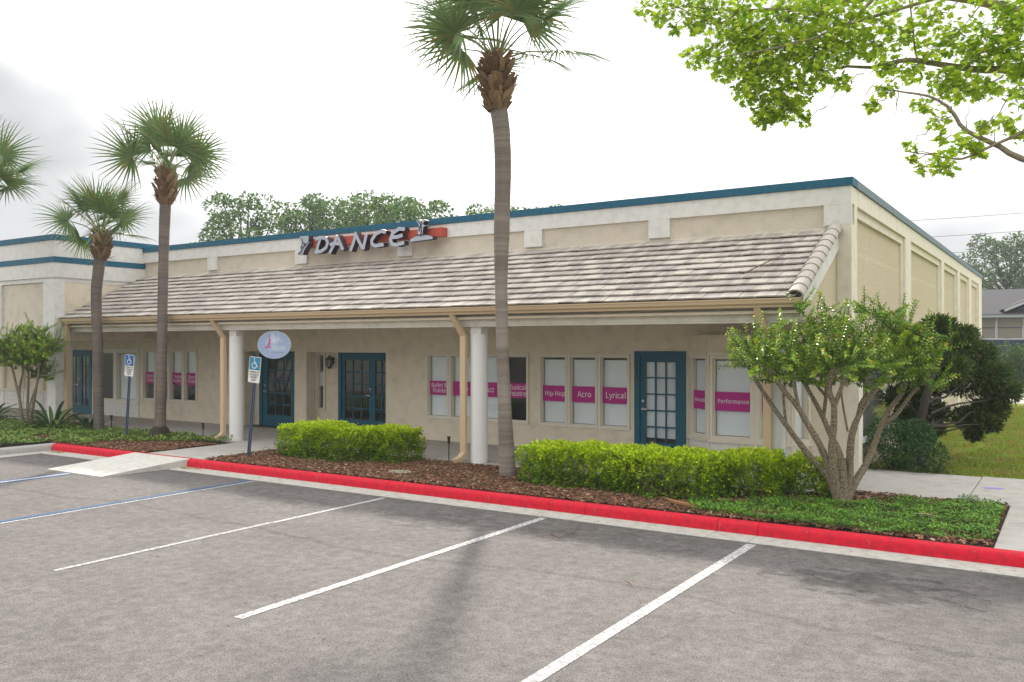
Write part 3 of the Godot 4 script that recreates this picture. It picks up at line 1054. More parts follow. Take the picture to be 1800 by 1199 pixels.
func parking_sign(label: String, base: Vector3, lean: float, blue: String) -> void:
	var t := thing("parking_sign", label, "sign", base, "accessible parking signs")
	t.rotation.z = -lean
	t.rotation.y = .12
	var b := MB.new()
	b.box(-.035, .035, 0.0, 1.98, -.012, 0)
	b.box(-.03, -.018, 0.0, 1.98, 0, .018)
	b.box(.018, .03, 0.0, 1.98, 0, .018)
	obj("post", b, M["galvanised"], t)
	var plate := MB.new()
	var pl := PackedVector2Array()
	for c in [[.125, .235, 0], [-.125, .235, 1], [-.125, -.235, 2], [.125, -.235, 3]]:
		for k in 4:
			var an: float = PI * .5 * (c[2] + k / 3.0)
			pl.push_back(Vector2(c[0] + cos(an) * .025, 1.78 + c[1] + sin(an) * .025))
	plate.poly(pl, Vector3(0, 0, .026), Vector3.RIGHT, Vector3.UP)
	plate.poly(pl, Vector3(0, 0, .022), Vector3.RIGHT, Vector3.UP)
	plate.rim(pl, Vector3(0, 0, .022), Vector3.RIGHT, Vector3.UP, Vector3(0, 0, .004))
	var pn := obj("sign_panel", plate, M["sign_white"], t)
	var f := MB.new()
	f.box(-.138, .138, 1.775, 2.03, .0265, .0285)
	obj("blue_field", f, M[blue], pn)
	# wheelchair symbol
	var s := MB.new()
	var pm := [[[-.02, 1.965], [-.018, 1.90], [.04, 1.90]], [[-.018, 1.935], [.03, 1.935]], [[.04, 1.90], [.062, 1.845], [.08, 1.85]]]
	var k := 0
	var arc := []
	for i in 15:
		var an := deg_to_rad(130.0 + i * 15.5)
		arc.append([-.01 + cos(an) * .058, 1.868 + sin(an) * .058])
	pm.append(arc)
	for q in pm:
		var p := PackedVector2Array()
		for e in q: p.push_back(Vector2(e[0], e[1]))
		s.poly(Geometry2D.offset_polyline(p, .0085, Geometry2D.JOIN_ROUND, Geometry2D.END_ROUND)[0], Vector3(0, 0, .0292 + k * .0006), Vector3.RIGHT, Vector3.UP)
		k += 1
	var dot := PackedVector2Array()
	for i in 12: dot.push_back(Vector2(-.022 + cos(TAU * i / 12) * .017, 1.998 + sin(TAU * i / 12) * .017))
	s.poly(dot, Vector3(0, 0, .0292), Vector3.RIGHT, Vector3.UP)
	obj("wheelchair_symbol", s, M["sign_white"], pn)
	var ln := ["PARKING BY", "DISABLED", "PERMIT", "ONLY"]
	for i in 4:
		words(ln[i], .052, M["ink"], pn, Vector3(0, 1.735 - i * .054, .0285), .25)

# ---------- plants ----------
func frond_mesh(seed_: int, size: float) -> MB:
	# a fan leaf: blade at the origin spreading along +x, upper face +y, drooping tips
	var r := RandomNumberGenerator.new()
	r.seed = seed_
	var b := MB.new()
	var n := 27
	for i in n:
		var a := deg_to_rad(lerpf(-118, 118, (i + .5) / n) + r.randf_range(-2, 2))
		var l := size * (1.0 - .28 * pow(absf(a) / 2.3, 2.0)) * r.randf_range(.88, 1.06)
		var d := Vector3(cos(a), .10 * cos(a) + .10, sin(a)).normalized()
		var side := Vector3(-sin(a), 0, cos(a))
		var col := Color(.10, .185, .065).lerp(Color(.21, .29, .125), r.randf())
		if r.randf() < .06: col = Color(.26, .22, .07)
		var p := Vector3.ZERO
		var pts := [p]
		var dir := d
		var drop := r.randf_range(.05, .55)
		for k in 5:
			var f := (k + 1) / 5.0
			dir = (dir + Vector3(0, -.05 - drop * f * f * .42, 0)).normalized()
			p += dir * l / 5.0
			pts.append(p)
		var wd := [.004, .021, .018, .012, .007, .0015]
		for k in 5:
			var w0: float = wd[k] * size / .8; var w1: float = wd[k + 1] * size / .8
			var u := Vector3(0, .45, 0)
			b.quad(pts[k] - side * w0 + u * w0, pts[k], pts[k + 1], pts[k + 1] - side * w1 + u * w1, col)
			b.quad(pts[k], pts[k] + side * w0 + u * w0, pts[k + 1] + side * w1 + u * w1, pts[k + 1], col * g(.92))
	return b

func palm(label: String, path: Array, rad: Array, crown_r: float, fronds: int, boot: Array, seed_: int, tints: Array) -> void:
	var base: Vector3 = path[0]
	var t := thing("palm_tree", label, "palm tree", base, "cabbage palms along the storefront")
	rng.seed = seed_
	# trunk: a smooth curve through the path, ringed with leaf scars
	var cv := Curve3D.new()
	for k in path.size():
		var tg: Vector3 = (path[mini(k + 1, path.size() - 1)] - path[maxi(k - 1, 0)]) / 6.0
		cv.add_point(path[k] - base, -tg, tg)
	var total := cv.get_baked_length()
	var n := int(total / .045)
	var b := MB.new()
	var pp := []
	var rr := []
	for i in n + 1:
		var f := float(i) / n
		var x := f * (rad.size() - 1)
		var k := mini(int(x), rad.size() - 2)
		pp.append(cv.sample_baked(f * total))
		rr.append(lerpf(rad[k], rad[k + 1], x - k) * (1.0 + (.022 if i % 2 else -.012) + R(-.012, .012)))
	var bn := noise(seed_, .02, 3)
	for i in n:
		var c: Color = (tints[0] as Color).lerp(tints[1], clampf(.5 + 1.4 * bn.get_noise_1d(i * 3.0), 0, 1)) * g(R(.8, 1.08))
		b.tube([pp[i], pp[i + 1]], [rr[i], rr[i + 1]], 18, c, false)
	obj("trunk", b, M["palm_bark"], t)
	var top: Vector3 = pp[n]
	# old leaf bases criss-crossing under the crown
	b = MB.new()
	var rows: int = boot[1]
	for r in rows:
		var f := float(r) / rows
		var y: float = top.y - boot[0] * .35 + boot[0] * f
		var rad_: float = boot[2] * (.62 + .5 * sin(PI * (.18 + f * .72)))
		for k in 11:
			var a := TAU * (k + .5 * (r % 2)) / 11.0 + R(-.12, .12)
			var d := Vector3(cos(a), 0, sin(a))
			var s := Vector3(-sin(a), 0, cos(a)) * (1.0 if k % 2 else -1.0)
			var o: Vector3 = Vector3(top.x, y, top.z) + d * rad_ * .72
			var e := o + Vector3(0, R(.10, .20), 0) + d * rad_ * R(.30, .58) + s * R(.02, .07)
			var c := Color(.27, .165, .09).lerp(Color(.55, .36, .20), R(0, 1)) * g(R(.6, 1.1))
			b.bar(o, e, R(.075, .12), .022, s, c)
			b.flat(e - s * .045, e + s * .045, e + (e - o).normalized() * R(.02, .10), c * g(1.2))
	b.tube([top - Vector3(0, boot[0] * .2, 0), top + Vector3(0, boot[0] * .2, 0), top + Vector3(0, boot[0] * .6, 0)], [boot[2] * .72, boot[2] * .85, boot[2] * .35], 12, Color(.22, .14, .08))
	for k in 26:   # loose fibres and torn stubs
		var a := R(0, TAU)
		var d := Vector3(cos(a), 0, sin(a))
		var o: Vector3 = Vector3(top.x, top.y - boot[0] * R(-.5, .4), top.z) + d * boot[2] * .95
		b.bar(o, o + d * R(.05, .16) + Vector3(0, R(-.12, .12), 0), .012, .008, Vector3.ZERO, Color(.24, .15, .08))
	obj("leaf_bases", b, M["boots"], t)
	# crown
	var meshes := []
	for k in 4: meshes.append(frond_mesh(seed_ * 10 + k, crown_r * .56).mesh())
	var heart: Vector3 = Vector3(top.x, top.y + boot[0] * .55, top.z)
	for i in fronds:
		var f := (i + .5) / fronds
		var az := i * 2.39996 + R(-.2, .2)
		var el := lerpf(1.42, .16, pow(f, 1.05)) + R(-.15, .15)
		var d := Vector3(cos(az) * cos(el), sin(el), sin(az) * cos(el))
		var pl := crown_r * R(.38, .56) * (1.15 if f < .4 else 1.0)
		var fr := Node3D.new()
		fr.name = "frond"
		t.add_child(fr, true)
		var pb := MB.new()
		var mid := heart + d * pl * .5 + Vector3(0, pl * .05, 0)
		var end := heart + d * pl - Vector3(0, pl * .06 * cos(el), 0)
		pb.tube([heart, mid, end], [.022, .014, .010], 6)
		obj("petiole", pb, M["petiole"], fr)
		var bl := inst("blade", meshes[rng.randi() % 4], M["palm_leaf"], fr)
		var xd := (end - mid).normalized()
		xd = (xd + Vector3(0, -.04 - .18 * R(0, 1), 0)).normalized()
		var zd := xd.cross(Vector3.UP).normalized()
		var yd := zd.cross(xd).normalized()
		bl.transform = Transform3D(Basis(xd, yd, xd.cross(yd)).rotated(xd, R(-1.0, 1.0)), end)

func leaf_ball(b: MB, c: Vector3, r: Vector3, count: int, l: float, cols: Array, shell := .5) -> void:
	for k in count:
		var d := Vector3(R(-1, 1), R(-1, 1), R(-1, 1))
		while d.length() > 1.0 or d.length() < .05:
			d = Vector3(R(-1, 1), R(-1, 1), R(-1, 1))
		d = d.normalized() * lerpf(shell, 1.0, sqrt(d.length()))
		var o := c + d * r
		var dir := (d * .6 + Vector3(R(-1, 1), R(-.8, .9), R(-1, 1))).normalized()
		var up := (Vector3.UP * .8 + Vector3(R(-1, 1), R(-1, 1), R(-1, 1))).normalized()
		var col: Color = (cols[0] as Color).lerp(cols[1], rng.randf()) * g(R(.8, 1.15))
		b.leaf(o, dir, up, l * R(.7, 1.2), l * .5 * R(.8, 1.2), col)

func limb(b: MB, a: Vector3, e: Vector3, r0: float, r1: float, wob: float, k := 6, sides := 8) -> Array:
	var p := []
	var r := []
	for i in k + 1:
		var f := float(i) / k
		p.append(a.lerp(e, f) + Vector3(R(-wob, wob), R(-wob, wob), R(-wob, wob)) * sin(PI * f))
		r.append(lerpf(r0, r1, f))
	b.tube(p, r, sides)
	return p

func round_tree(called: String, label: String, category: String, at: Vector3, h: float, spread: float, seed_: int, cols: Array, clumps := 46, group := "", leaf_len := .26, low := .42) -> Node3D:
	var t := thing(called, label, category, at, group)
	rng.seed = seed_
	var b := MB.new()
	limb(b, Vector3.ZERO, Vector3(R(-.3, .3), h * .5, R(-.3, .3)), h * .028, h * .018, .1)
	var lf := MB.new()
	var hub := Vector3(0, h * .42, 0)
	for i in clumps:
		var f := (i + .5) / clumps
		var a := i * 2.39996
		var y := h * lerpf(low, .95, f) + R(-.4, .4)
		var rad := spread * sqrt(clampf(1.0 - pow((f - .35) / .72, 2.0), .05, 1.0)) * R(.45, 1.0)
		var c := Vector3(cos(a) * rad, y, sin(a) * rad)
		limb(b, hub + Vector3(0, (y - hub.y) * .35, 0), c, h * .008, .02, .25, 4, 5)
		leaf_ball(lf, c, Vector3(1.0, .62, 1.0) * R(.6, 1.25) * spread * .27, 150, leaf_len, cols, .15)
	obj("trunk", b, M["dark_bark"], t)
	obj("crown", lf, M["far_leaf"], t)
	return t

func crape(label: String, base: Vector3, stems: Array, tips: Array, size: float, seed_: int, shoots: int, bark: String) -> void:
	var t := thing("crape_myrtle", label, "tree", base, "")
	rng.seed = seed_
	var b := MB.new()
	for s in stems:
		var p := []
		var r := []
		var pts: Array = s[0]
		var cv := Curve3D.new()
		for k in pts.size():
			var tg: Vector3 = (pts[mini(k + 1, pts.size() - 1)] - pts[maxi(k - 1, 0)]) / 6.0
			cv.add_point(pts[k] - base, -tg, tg)
		var n := maxi(8, int(cv.get_baked_length() / .06))
		for i in n + 1:
			var f := float(i) / n
			p.append(cv.sample_baked(f * cv.get_baked_length()))
			r.append(.84 * lerpf(s[1], s[2], pow(f, .7)) * R(.92, 1.1) * (1.25 if f > .93 else 1.0))
		b.tube(p, r, 10)
	obj("trunk", b, M[bark], t)
	var lf := MB.new()
	var tw := MB.new()
	for s in stems:
		for k in 2:
			if ((s[0] as Array).back() as Vector3).y > base.y + 1.2: tips.append((s[0] as Array).back())
	for i in shoots:
		var q: Vector3 = tips[rng.randi() % tips.size()] - base
		var o := q + Vector3(R(-1, 1), R(-.35, .55), R(-1, 1)) * size * .18
		var outw := Vector3(q.x, 0, q.z) * .18
		var d := (Vector3(R(-1, 1), R(-.15, .9), R(-1, 1)) + outw).normalized()
		var l := size * R(.12, .34)
		if rng.randf() < .11:
			d = (d + Vector3(0, 1.6, 0)).normalized()
			l *= 1.35
		var e := o + d * l
		tw.tube([o, e], [.0045, .002], 4, Color(.30, .16, .07), false)
		var m := int(l / size * 98)
		for k in m:
			var f := (k + .5) / m
			var a := k * 1.9 + R(-.4, .4)
			var s := d.cross(Vector3(cos(a), .3, sin(a))).normalized()
			var col := Color(.09, .20, .024).lerp(Color(.32, .46, .04), clampf(f * .75 + R(-.2, .3), 0, 1))
			if f > .80 and rng.randf() < .16: col = Color(.45, .36, .04)
			b = lf
			lf.leaf(o + d * l * f, (s + d * .55).normalized(), (d + Vector3(0, .6, 0)).normalized(), size * R(.030, .046), size * R(.022, .032), col, .2)
	obj("twig", tw, M["bark"], t)
	obj("foliage", lf, M["glossy_leaf"], t)

func hedge(label: String, boxes: Array, seed_: int, per: int) -> void:
	var c0: Vector3 = boxes[0][0]
	var t := thing("hedge", label, "hedge", Vector3(c0.x, .15, c0.z), "golden hedges in the mulch bed")
	var base := Vector3(c0.x, .15, c0.z)
	rng.seed = seed_
	var lf := MB.new()
	var st := MB.new()
	var nz := noise(seed_, 1.7, 4)
	for q in boxes:
		var c: Vector3 = q[0]
		var h: Vector3 = q[1]
		var count := int(per * (h.x * h.z * 4.0 + h.y * (h.x + h.z) * 8.0))
		for k in count:
			# a point near the surface of a rounded, uneven block
			var d := Vector3(R(-1, 1), R(-1, 1), R(-1, 1))
			var face := rng.randf()
			var tops := h.x * h.z
			var fronts := h.x * h.y * 2.0
			var ends := h.z * h.y * 2.0
			var pick := face * (tops + fronts + ends)
			if pick < tops: d.y = 1.0
			elif pick < tops + fronts: d.z = signf(d.z)
			else: d.x = signf(d.x)
			var depth := 1.0 - pow(rng.randf(), 2.2) * .32
			var o := c + d * h * depth
			var ln := Vector3(pow(absf(d.x), 6), pow(maxf(d.y, 0), 6), pow(absf(d.z), 6)).length()
			if ln > 1.05: o = c + d * h * depth * (1.0 - (ln - 1.05) * .16)
			var bulge := nz.get_noise_3dv(o * 1.3) * .20 + (R(0, .07) if rng.randf() < .08 else 0.0)
			o += (o - c).normalized() * bulge
			# thin towards the ground, where the stems show
			if o.y < c.y - h.y * .45 and rng.randf() < .22 + .5 * clampf(nz.get_noise_3dv(o * 2.0 + Vector3(9, 0, 0)) * 2.0 + .3, 0, 1): continue
			if nz.get_noise_3dv(o * 3.4 + Vector3(0, 7, 0)) < -.20 and rng.randf() < .8: continue
			o.y = maxf(o.y, .19)
			var nrm := (o - c).normalized()
			var dir := (nrm * .9 + Vector3(R(-1, 1), R(-.3, 1.0), R(-1, 1))).normalized()
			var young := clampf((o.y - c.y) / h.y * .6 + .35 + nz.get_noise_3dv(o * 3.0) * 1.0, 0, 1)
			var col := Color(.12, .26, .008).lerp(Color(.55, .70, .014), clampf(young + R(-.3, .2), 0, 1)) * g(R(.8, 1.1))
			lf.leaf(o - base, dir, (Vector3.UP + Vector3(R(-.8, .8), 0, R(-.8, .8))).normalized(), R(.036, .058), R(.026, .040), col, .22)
		for k in int(h.x * 9):
			var o := Vector3(c.x + R(-.85, .85) * h.x, .14, c.z + R(-.35, .35) * h.z)
			for j in 4:
				var e := o + Vector3(R(-.25, .25), R(.3, .5), R(-.25, .25))
				limb(st, o - base, e - base, .011, .005, .02, 3, 5)
	obj("stems", st, M["bark"], t)
	obj("foliage", lf, M["leaf"], t)

func inside(p: Vector2, poly: PackedVector2Array) -> bool:
	return Geometry2D.is_point_in_polygon(p, poly)

func ground_cover(called: String, label: String, poly: PackedVector2Array, count: int, high: float, cols: Array, seed_: int, holes: Array, size := .034) -> void:
	rng.seed = seed_
	var nz := noise(seed_, .9, 4)
	var lo := poly[0]
	var hi := poly[0]
	for p in poly:
		lo = lo.min(p)
		hi = hi.max(p)
	var b := MB.new()
	var k := 0
	while k < count:
		var p := Vector2(R(lo.x, hi.x), R(lo.y, hi.y))
		k += 1
		if not inside(p, poly): continue
		var skip := false
		for h in holes:
			if p.distance_to(Vector2(h[0], h[1])) < h[2] * (1.0 + .9 * nz.get_noise_2d(p.x * 2.0, p.y * 2.0)): skip = true
		if skip: continue
		var f := clampf(.55 + nz.get_noise_2dv(p * 1.6) * 1.2, .05, 1.0)
		var y := .16 + high * f * pow(rng.randf(), .6)
		var dir := Vector3(R(-1, 1), R(-.1, .75), R(-1, 1)).normalized()
		var col: Color = (cols[0] as Color).lerp(cols[1], clampf(rng.randf() * .7 + nz.get_noise_2dv(p * 2.5 + Vector2(40, 0)) * .6 + .1, 0, 1)) * g(R(.75, 1.15))
		if rng.randf() < .006: col = Color(.22, .10, .04)
		b.leaf(Vector3(p.x, y, p.y), dir, (Vector3.UP + Vector3(R(-.5, .5), 0, R(-.5, .5))).normalized(), size * R(.75, 1.25), size * R(.5, .75), col, .15)
	var o := obj(called, b, M["glossy_leaf"])
	tag(o, label, "ground cover", "", "stuff")

func chips(label: String, poly: PackedVector2Array, count: int, seed_: int) -> void:
	rng.seed = seed_
	var lo := poly[0]
	var hi := poly[0]
	for p in poly:
		lo = lo.min(p)
		hi = hi.max(p)
	var b := MB.new()
	for k in count:
		var p := Vector2(R(lo.x, hi.x), R(lo.y, hi.y))
		if not inside(p, poly): continue
		var a := R(0, TAU)
		var l := R(.022, .06)
		var w := l * R(.3, .7)
		var d := Vector3(cos(a), R(-.35, .35), sin(a)) * l
		var s := Vector3(-sin(a), R(-.3, .3), cos(a)) * w
		var c := Color(.095, .045, .026).lerp(Color(.32, .16, .09), pow(rng.randf(), 1.3)) * g(R(.6, 1.15))
		if rng.randf() < .05: c = Color(.40, .30, .22)
		b.obox(Vector3(p.x, .155 + R(0, .02), p.y) - d * .5 - s * .5, d, Vector3(0, R(.006, .014), 0), s, c)
	var o := obj("bark_mulch", b, M["chips"])
	tag(o, label, "mulch", "", "stuff")

func strap_plant(called: String, label: String, at: Vector3, n: int, l: float, w: float, seed_: int, cols: Array, lift := .9) -> void:
	var t := thing(called, label, "plant", at)
	rng.seed = seed_
	for i in n:
		var a := i * 2.39996 + R(-.3, .3)
		var f := (i + .5) / n
		var el := lerpf(1.35, .25, f) * lift + R(-.12, .12)
		var b := MB.new()
		var d := Vector3(cos(a) * cos(el), sin(el), sin(a) * cos(el))
		var p := Vector3(cos(a), 0, sin(a)) * R(.02, .14)
		var s := Vector3(-sin(a), 0, cos(a))
		var ll := l * R(.75, 1.15)
		var col: Color = (cols[0] as Color).lerp(cols[1], rng.randf())
		if rng.randf() < .08: col = Color(.30, .26, .06)
		var prev := p
		var wp := w * .35
		for k in 6:
			d = (d + Vector3(0, -.10 - .05 * k, 0)).normalized()
			var e: Vector3 = prev + d * ll / 6.0
			var we: float = w * [.8, 1.0, 1.0, .85, .55, .06][k]
			var u := Vector3(0, .35, 0)
			b.quad(prev - s * wp + u * wp, prev, e, e - s * we + u * we, col)
			b.quad(prev, prev + s * wp + u * wp, e + s * we + u * we, e, col * g(.92))
			prev = e
			wp = we
		obj("leaf", b, M["glossy_leaf"], t)

func path_light(at: Vector3, h: float, label: String) -> void:
	var t := thing("path_light", label, "garden light", at, "black path lights on stakes beside the porch")
	var b := MB.new()
	b.tube([Vector3.ZERO, Vector3(0, h - .14, 0)], [.011, .011], 8)
	obj("stake", b, M["stake"], t)
	b = MB.new()
	b.tube([Vector3(0, h - .15, 0), Vector3(0, h - .13, 0), Vector3(0, h - .02, 0), Vector3(0, h, 0)], [.012, .026, .028, .046], 12)
	obj("lamp_head", b, M["stake"], t)

func slab(parent: Node3D, m: Material, x0: float, x1: float, z0: float, z1: float, y: float) -> void:
	# a paving slab with eased edges
	var j := .006
	var e := .008
	var b := MB.new()
	var a := [Vector3(x0 + j, y - e, z1 - j), Vector3(x1 - j, y - e, z1 - j), Vector3(x1 - j, y - e, z0 + j), Vector3(x0 + j, y - e, z0 + j)]
	var c := [Vector3(x0 + j + e, y, z1 - j - e), Vector3(x1 - j - e, y, z1 - j - e), Vector3(x1 - j - e, y, z0 + j + e), Vector3(x0 + j + e, y, z0 + j + e)]
	b.quad(c[0], c[1], c[2], c[3])
	for k in 4:
		b.quad(a[k], a[(k + 1) % 4], c[(k + 1) % 4], c[k])
		var dn := Vector3(0, -.12, 0)
		b.quad(a[k] + dn, a[(k + 1) % 4] + dn, a[(k + 1) % 4], a[k])
	obj("slab", b, m, parent)

func sheet(b: MB, x0: float, x1: float, z0: float, z1: float, y: float) -> void:
	b.quad(Vector3(x0, y, z1), Vector3(x1, y, z1), Vector3(x1, y, z0), Vector3(x0, y, z0))

func kerb_profile(z: float) -> PackedVector2Array:
	# (z, y) looking along x: sloped face, rounded nose, flat top
	return PackedVector2Array([Vector2(z, -.02), Vector2(z - .012, .085), Vector2(z - .022, .118), Vector2(z - .040, .139), Vector2(z - .065, .149), Vector2(z - .17, .152), Vector2(z - .17, -.02)])

func build_ground() -> void:
	var b := MB.new()
	sheet(b, -300, 300, -300, 200, -.03)
	setting("ground", b, M["ground"], "open ground around the shopping centre")
	# asphalt: one sheet, second uv for the stains and painted shade
	b = MB.new()
	var x0 := -60.0; var x1 := 30.0; var z0 := -10.9; var z1 := 60.0
	var cells := [[-60.0, -22.0, -10.9, 60.0], [-22.0, 4.0, -10.9, 0.0], [-22.0, 4.0, 0.0, 60.0], [4.0, 30.0, -10.9, 60.0]]
	for q in cells:
		var p := [Vector3(q[0], 0, q[3]), Vector3(q[1], 0, q[3]), Vector3(q[1], 0, q[2]), Vector3(q[0], 0, q[2])]
		for k in [0, 1, 2, 0, 2, 3]:
			pass
		b.tri(p[0], p[1], p[2], Vector3.UP, Vector3.UP, Vector3.UP, W, Vector2(p[0].x, p[0].z) / 2.9, Vector2(p[1].x, p[1].z) / 2.9, Vector2(p[2].x, p[2].z) / 2.9)
		b.tri(p[0], p[2], p[3], Vector3.UP, Vector3.UP, Vector3.UP, W, Vector2(p[0].x, p[0].z) / 2.9, Vector2(p[2].x, p[2].z) / 2.9, Vector2(p[3].x, p[3].z) / 2.9)
	for p in b.v:
		b.t2.push_back(Vector2((p.x + 22.0) / 26.0, (p.z + 11.0) / 11.0))
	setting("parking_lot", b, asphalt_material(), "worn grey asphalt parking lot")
	# gutter pan and kerb
	var zk := -10.85
	var joints := [-19.62, -17.3, -14.43, -12.0, -9.51, -6.4, -5.82, -3.88, -3.35, -.4, 2.6, 5.6, 9.0]
	var kerb := Node3D.new()
	kerb.name = "kerb"
	add_child(kerb)
	tag(kerb, "red painted concrete kerb along the planting bed", "", "", "structure")
	var pan := Node3D.new()
	pan.name = "gutter_pan"
	add_child(pan)
	tag(pan, "pale concrete gutter strip in front of the red kerb", "", "", "structure")
	for k in joints.size() - 1:
		var a: float = joints[k] + .004
		var c: float = joints[k + 1] - .004
		b = MB.new()
		var pr := kerb_profile(zk)
		b.rim(pr, Vector3(a, 0, 0), Vector3(0, 0, 1), Vector3(0, 1, 0), Vector3(c - a, 0, 0))
		b.poly(pr, Vector3(c, 0, 0), Vector3(0, 0, 1), Vector3(0, 1, 0))
		b.poly(pr, Vector3(a, 0, 0), Vector3(0, 0, 1), Vector3(0, 1, 0))
		obj("kerb_section", b, M["kerb_red"], kerb)
		b = MB.new()
		b.box(a, c, -.02, .007, zk + .001, zk + .42)
		obj("pan_section", b, M["pan"], pan)
	var ik := Node3D.new()
	ik.name = "island_kerb"
	add_child(ik)
	tag(ik, "bare grey concrete kerb turning away from the red one", "", "", "structure")
	for k in 4:
		b = MB.new()
		var pr := PackedVector2Array()
		for p in kerb_profile(0): pr.push_back(Vector2(-p.x - 19.80, p.y))
		var zz := -11.02 + k * 2.2
		pr = PackedVector2Array()
		for p in kerb_profile(0): pr.push_back(Vector2(p.x - 19.63, p.y))
		b.rim(pr, Vector3(0, 0, zz + 2.19), Vector3(1, 0, 0), Vector3(0, 1, 0), Vector3(0, 0, -2.18))
		b.poly(pr, Vector3(0, 0, zz + 2.19), Vector3(1, 0, 0), Vector3(0, 1, 0))
		obj("kerb_section", b, M["kerb_grey"], ik)
		b = MB.new()
		b.box(-19.629, -19.25, -.02, .007, maxf(zz, -10.42), zz + 2.19)
		obj("pan_section", b, M["pan"], ik)
	# ramp across the kerb
	b = MB.new()
	var r := [Vector3(-16.55, .157, -10.93), Vector3(-14.72, .157, -10.93), Vector3(-14.88, .012, -9.15), Vector3(-16.68, .012, -9.15)]
	b.quad(r[3], r[2], r[1], r[0])
	for q in [[1, 2], [3, 0], [2, 3]]:
		var p: Vector3 = r[q[0]]; var s: Vector3 = r[q[1]]
		b.quad(Vector3(s.x, -.02, s.z), Vector3(p.x, -.02, p.z), p, s)
	setting("kerb_ramp", b, M["ramp_concrete"], "pale concrete wheelchair ramp laid over the red kerb")
	b = MB.new()
	sheet(b, -16.5, -14.75, -11.0, -10.935, .161)
	setting("ramp_stripe", b, M["kerb_red"], "thin red stripe across the head of the ramp")
	# walks
	var walk := Node3D.new()
	walk.name = "walkway"
	add_child(walk)
	tag(walk, "concrete walk under the porch and across the beds", "", "", "structure")
	for k in 14:
		slab(walk, M["concrete"], -34.0 + k * 2.2, -31.8 + k * 2.2, ZW - .3, -13.35, .15)
	slab(walk, M["concrete"], -3.2, -1.32, -16.85, -14.12, .15)
	slab(walk, M["concrete"], -1.32, 2.2, -16.95, -14.12, .15)
	slab(walk, M["concrete"], 2.2, 6.0, -16.95, -14.12, .15)
	slab(walk, M["concrete"], -.76, 1.2, -14.12, -12.5, .15)
	slab(walk, M["concrete"], -.76, 1.2, -12.5, -11.02, .15)
	slab(walk, M["concrete"], -16.3, -14.45, -13.35, -11.02, .15)
	b = MB.new()
	var ch := PackedVector2Array()
	for k in 18:
		var an := TAU * k / 18.0
		ch.push_back(Vector2(-1.05 + cos(an) * (.15 + .04 * sin(k * 5.0)), -15.62 + sin(an) * (.12 + .05 * cos(k * 7.0))))
	b.poly(ch, Vector3(0, .154, 0), Vector3(1, 0, 0), Vector3(0, 0, 1))
	setting("chalk_mark", b, M["chalk"], "smudge of purple chalk on the walk")
	# beds and lawn
	b = MB.new()
	sheet(b, -14.46, -3.2, -13.36, -11.02, .135)
	sheet(b, -3.2, -.76, -14.12, -11.02, .135)
	sheet(b, -34.0, -16.3, -13.36, -11.02, .135)
	sheet(b, -34.0, -19.80, -11.02, -2.0, .135)
	sheet(b, 1.2, 9.0, -14.12, -11.02, .135)
	setting("planting_bed", b, M["soil"], "dark soil of the planting beds behind the kerb")
	b = MB.new()
	sheet(b, XS - .1, 60, -39.5, -16.85, .10)
	setting("lawn", b, M["grass_ground"], "patchy lawn beside the side wall")
	b = MB.new()
	sheet(b, -60, 60, -44.5, -39.5, .104)
	setting("back_drive", b, M["concrete"], "pale drive behind the lawn")
	# painted bay lines
	var wp := worn_paint(61, .42)
	var faint := worn_paint(62, .54)
	var blue := mat("line_blue", W, .8, tex(63, .06, [[0, lin(.20, .21, .23)], [.25, lin(.06, .12, .21)], [.33, lin(.012, .075, .18)], [1, lin(.01, .065, .17)]], 512, 5), 1.0)
	for q in [[-3.33, -3.21, -10.36, -3.5, wp, "broad white bay line below the crape myrtle"], [-6.26, -6.15, -10.36, -5.1, wp, "white bay line beside the palm shadow"], [-9.17, -9.09, -10.36, -8.1, wp, "short white bay line with its middle worn away"], [-9.19, -9.11, -8.09, -5.1, faint, "faded end of the worn white bay line"], [-12.21, -12.14, -10.36, -5.1, faint, "thin white edge of the blue bay line"], [-12.34, -12.24, -10.36, -5.1, blue, "blue accessible bay line"], [-15.76, -15.67, -9.1, -5.1, blue, "blue line touching the ramp"], [-15.87, -15.77, -9.1, -5.1, wp, "white line between two blue ones"], [-15.97, -15.88, -9.1, -5.1, blue, "outer blue line by the ramp"]]:
		b = MB.new()
		sheet(b, q[0], q[1], q[2], q[3], .0045)
		setting("bay_line", b, q[4], q[5])

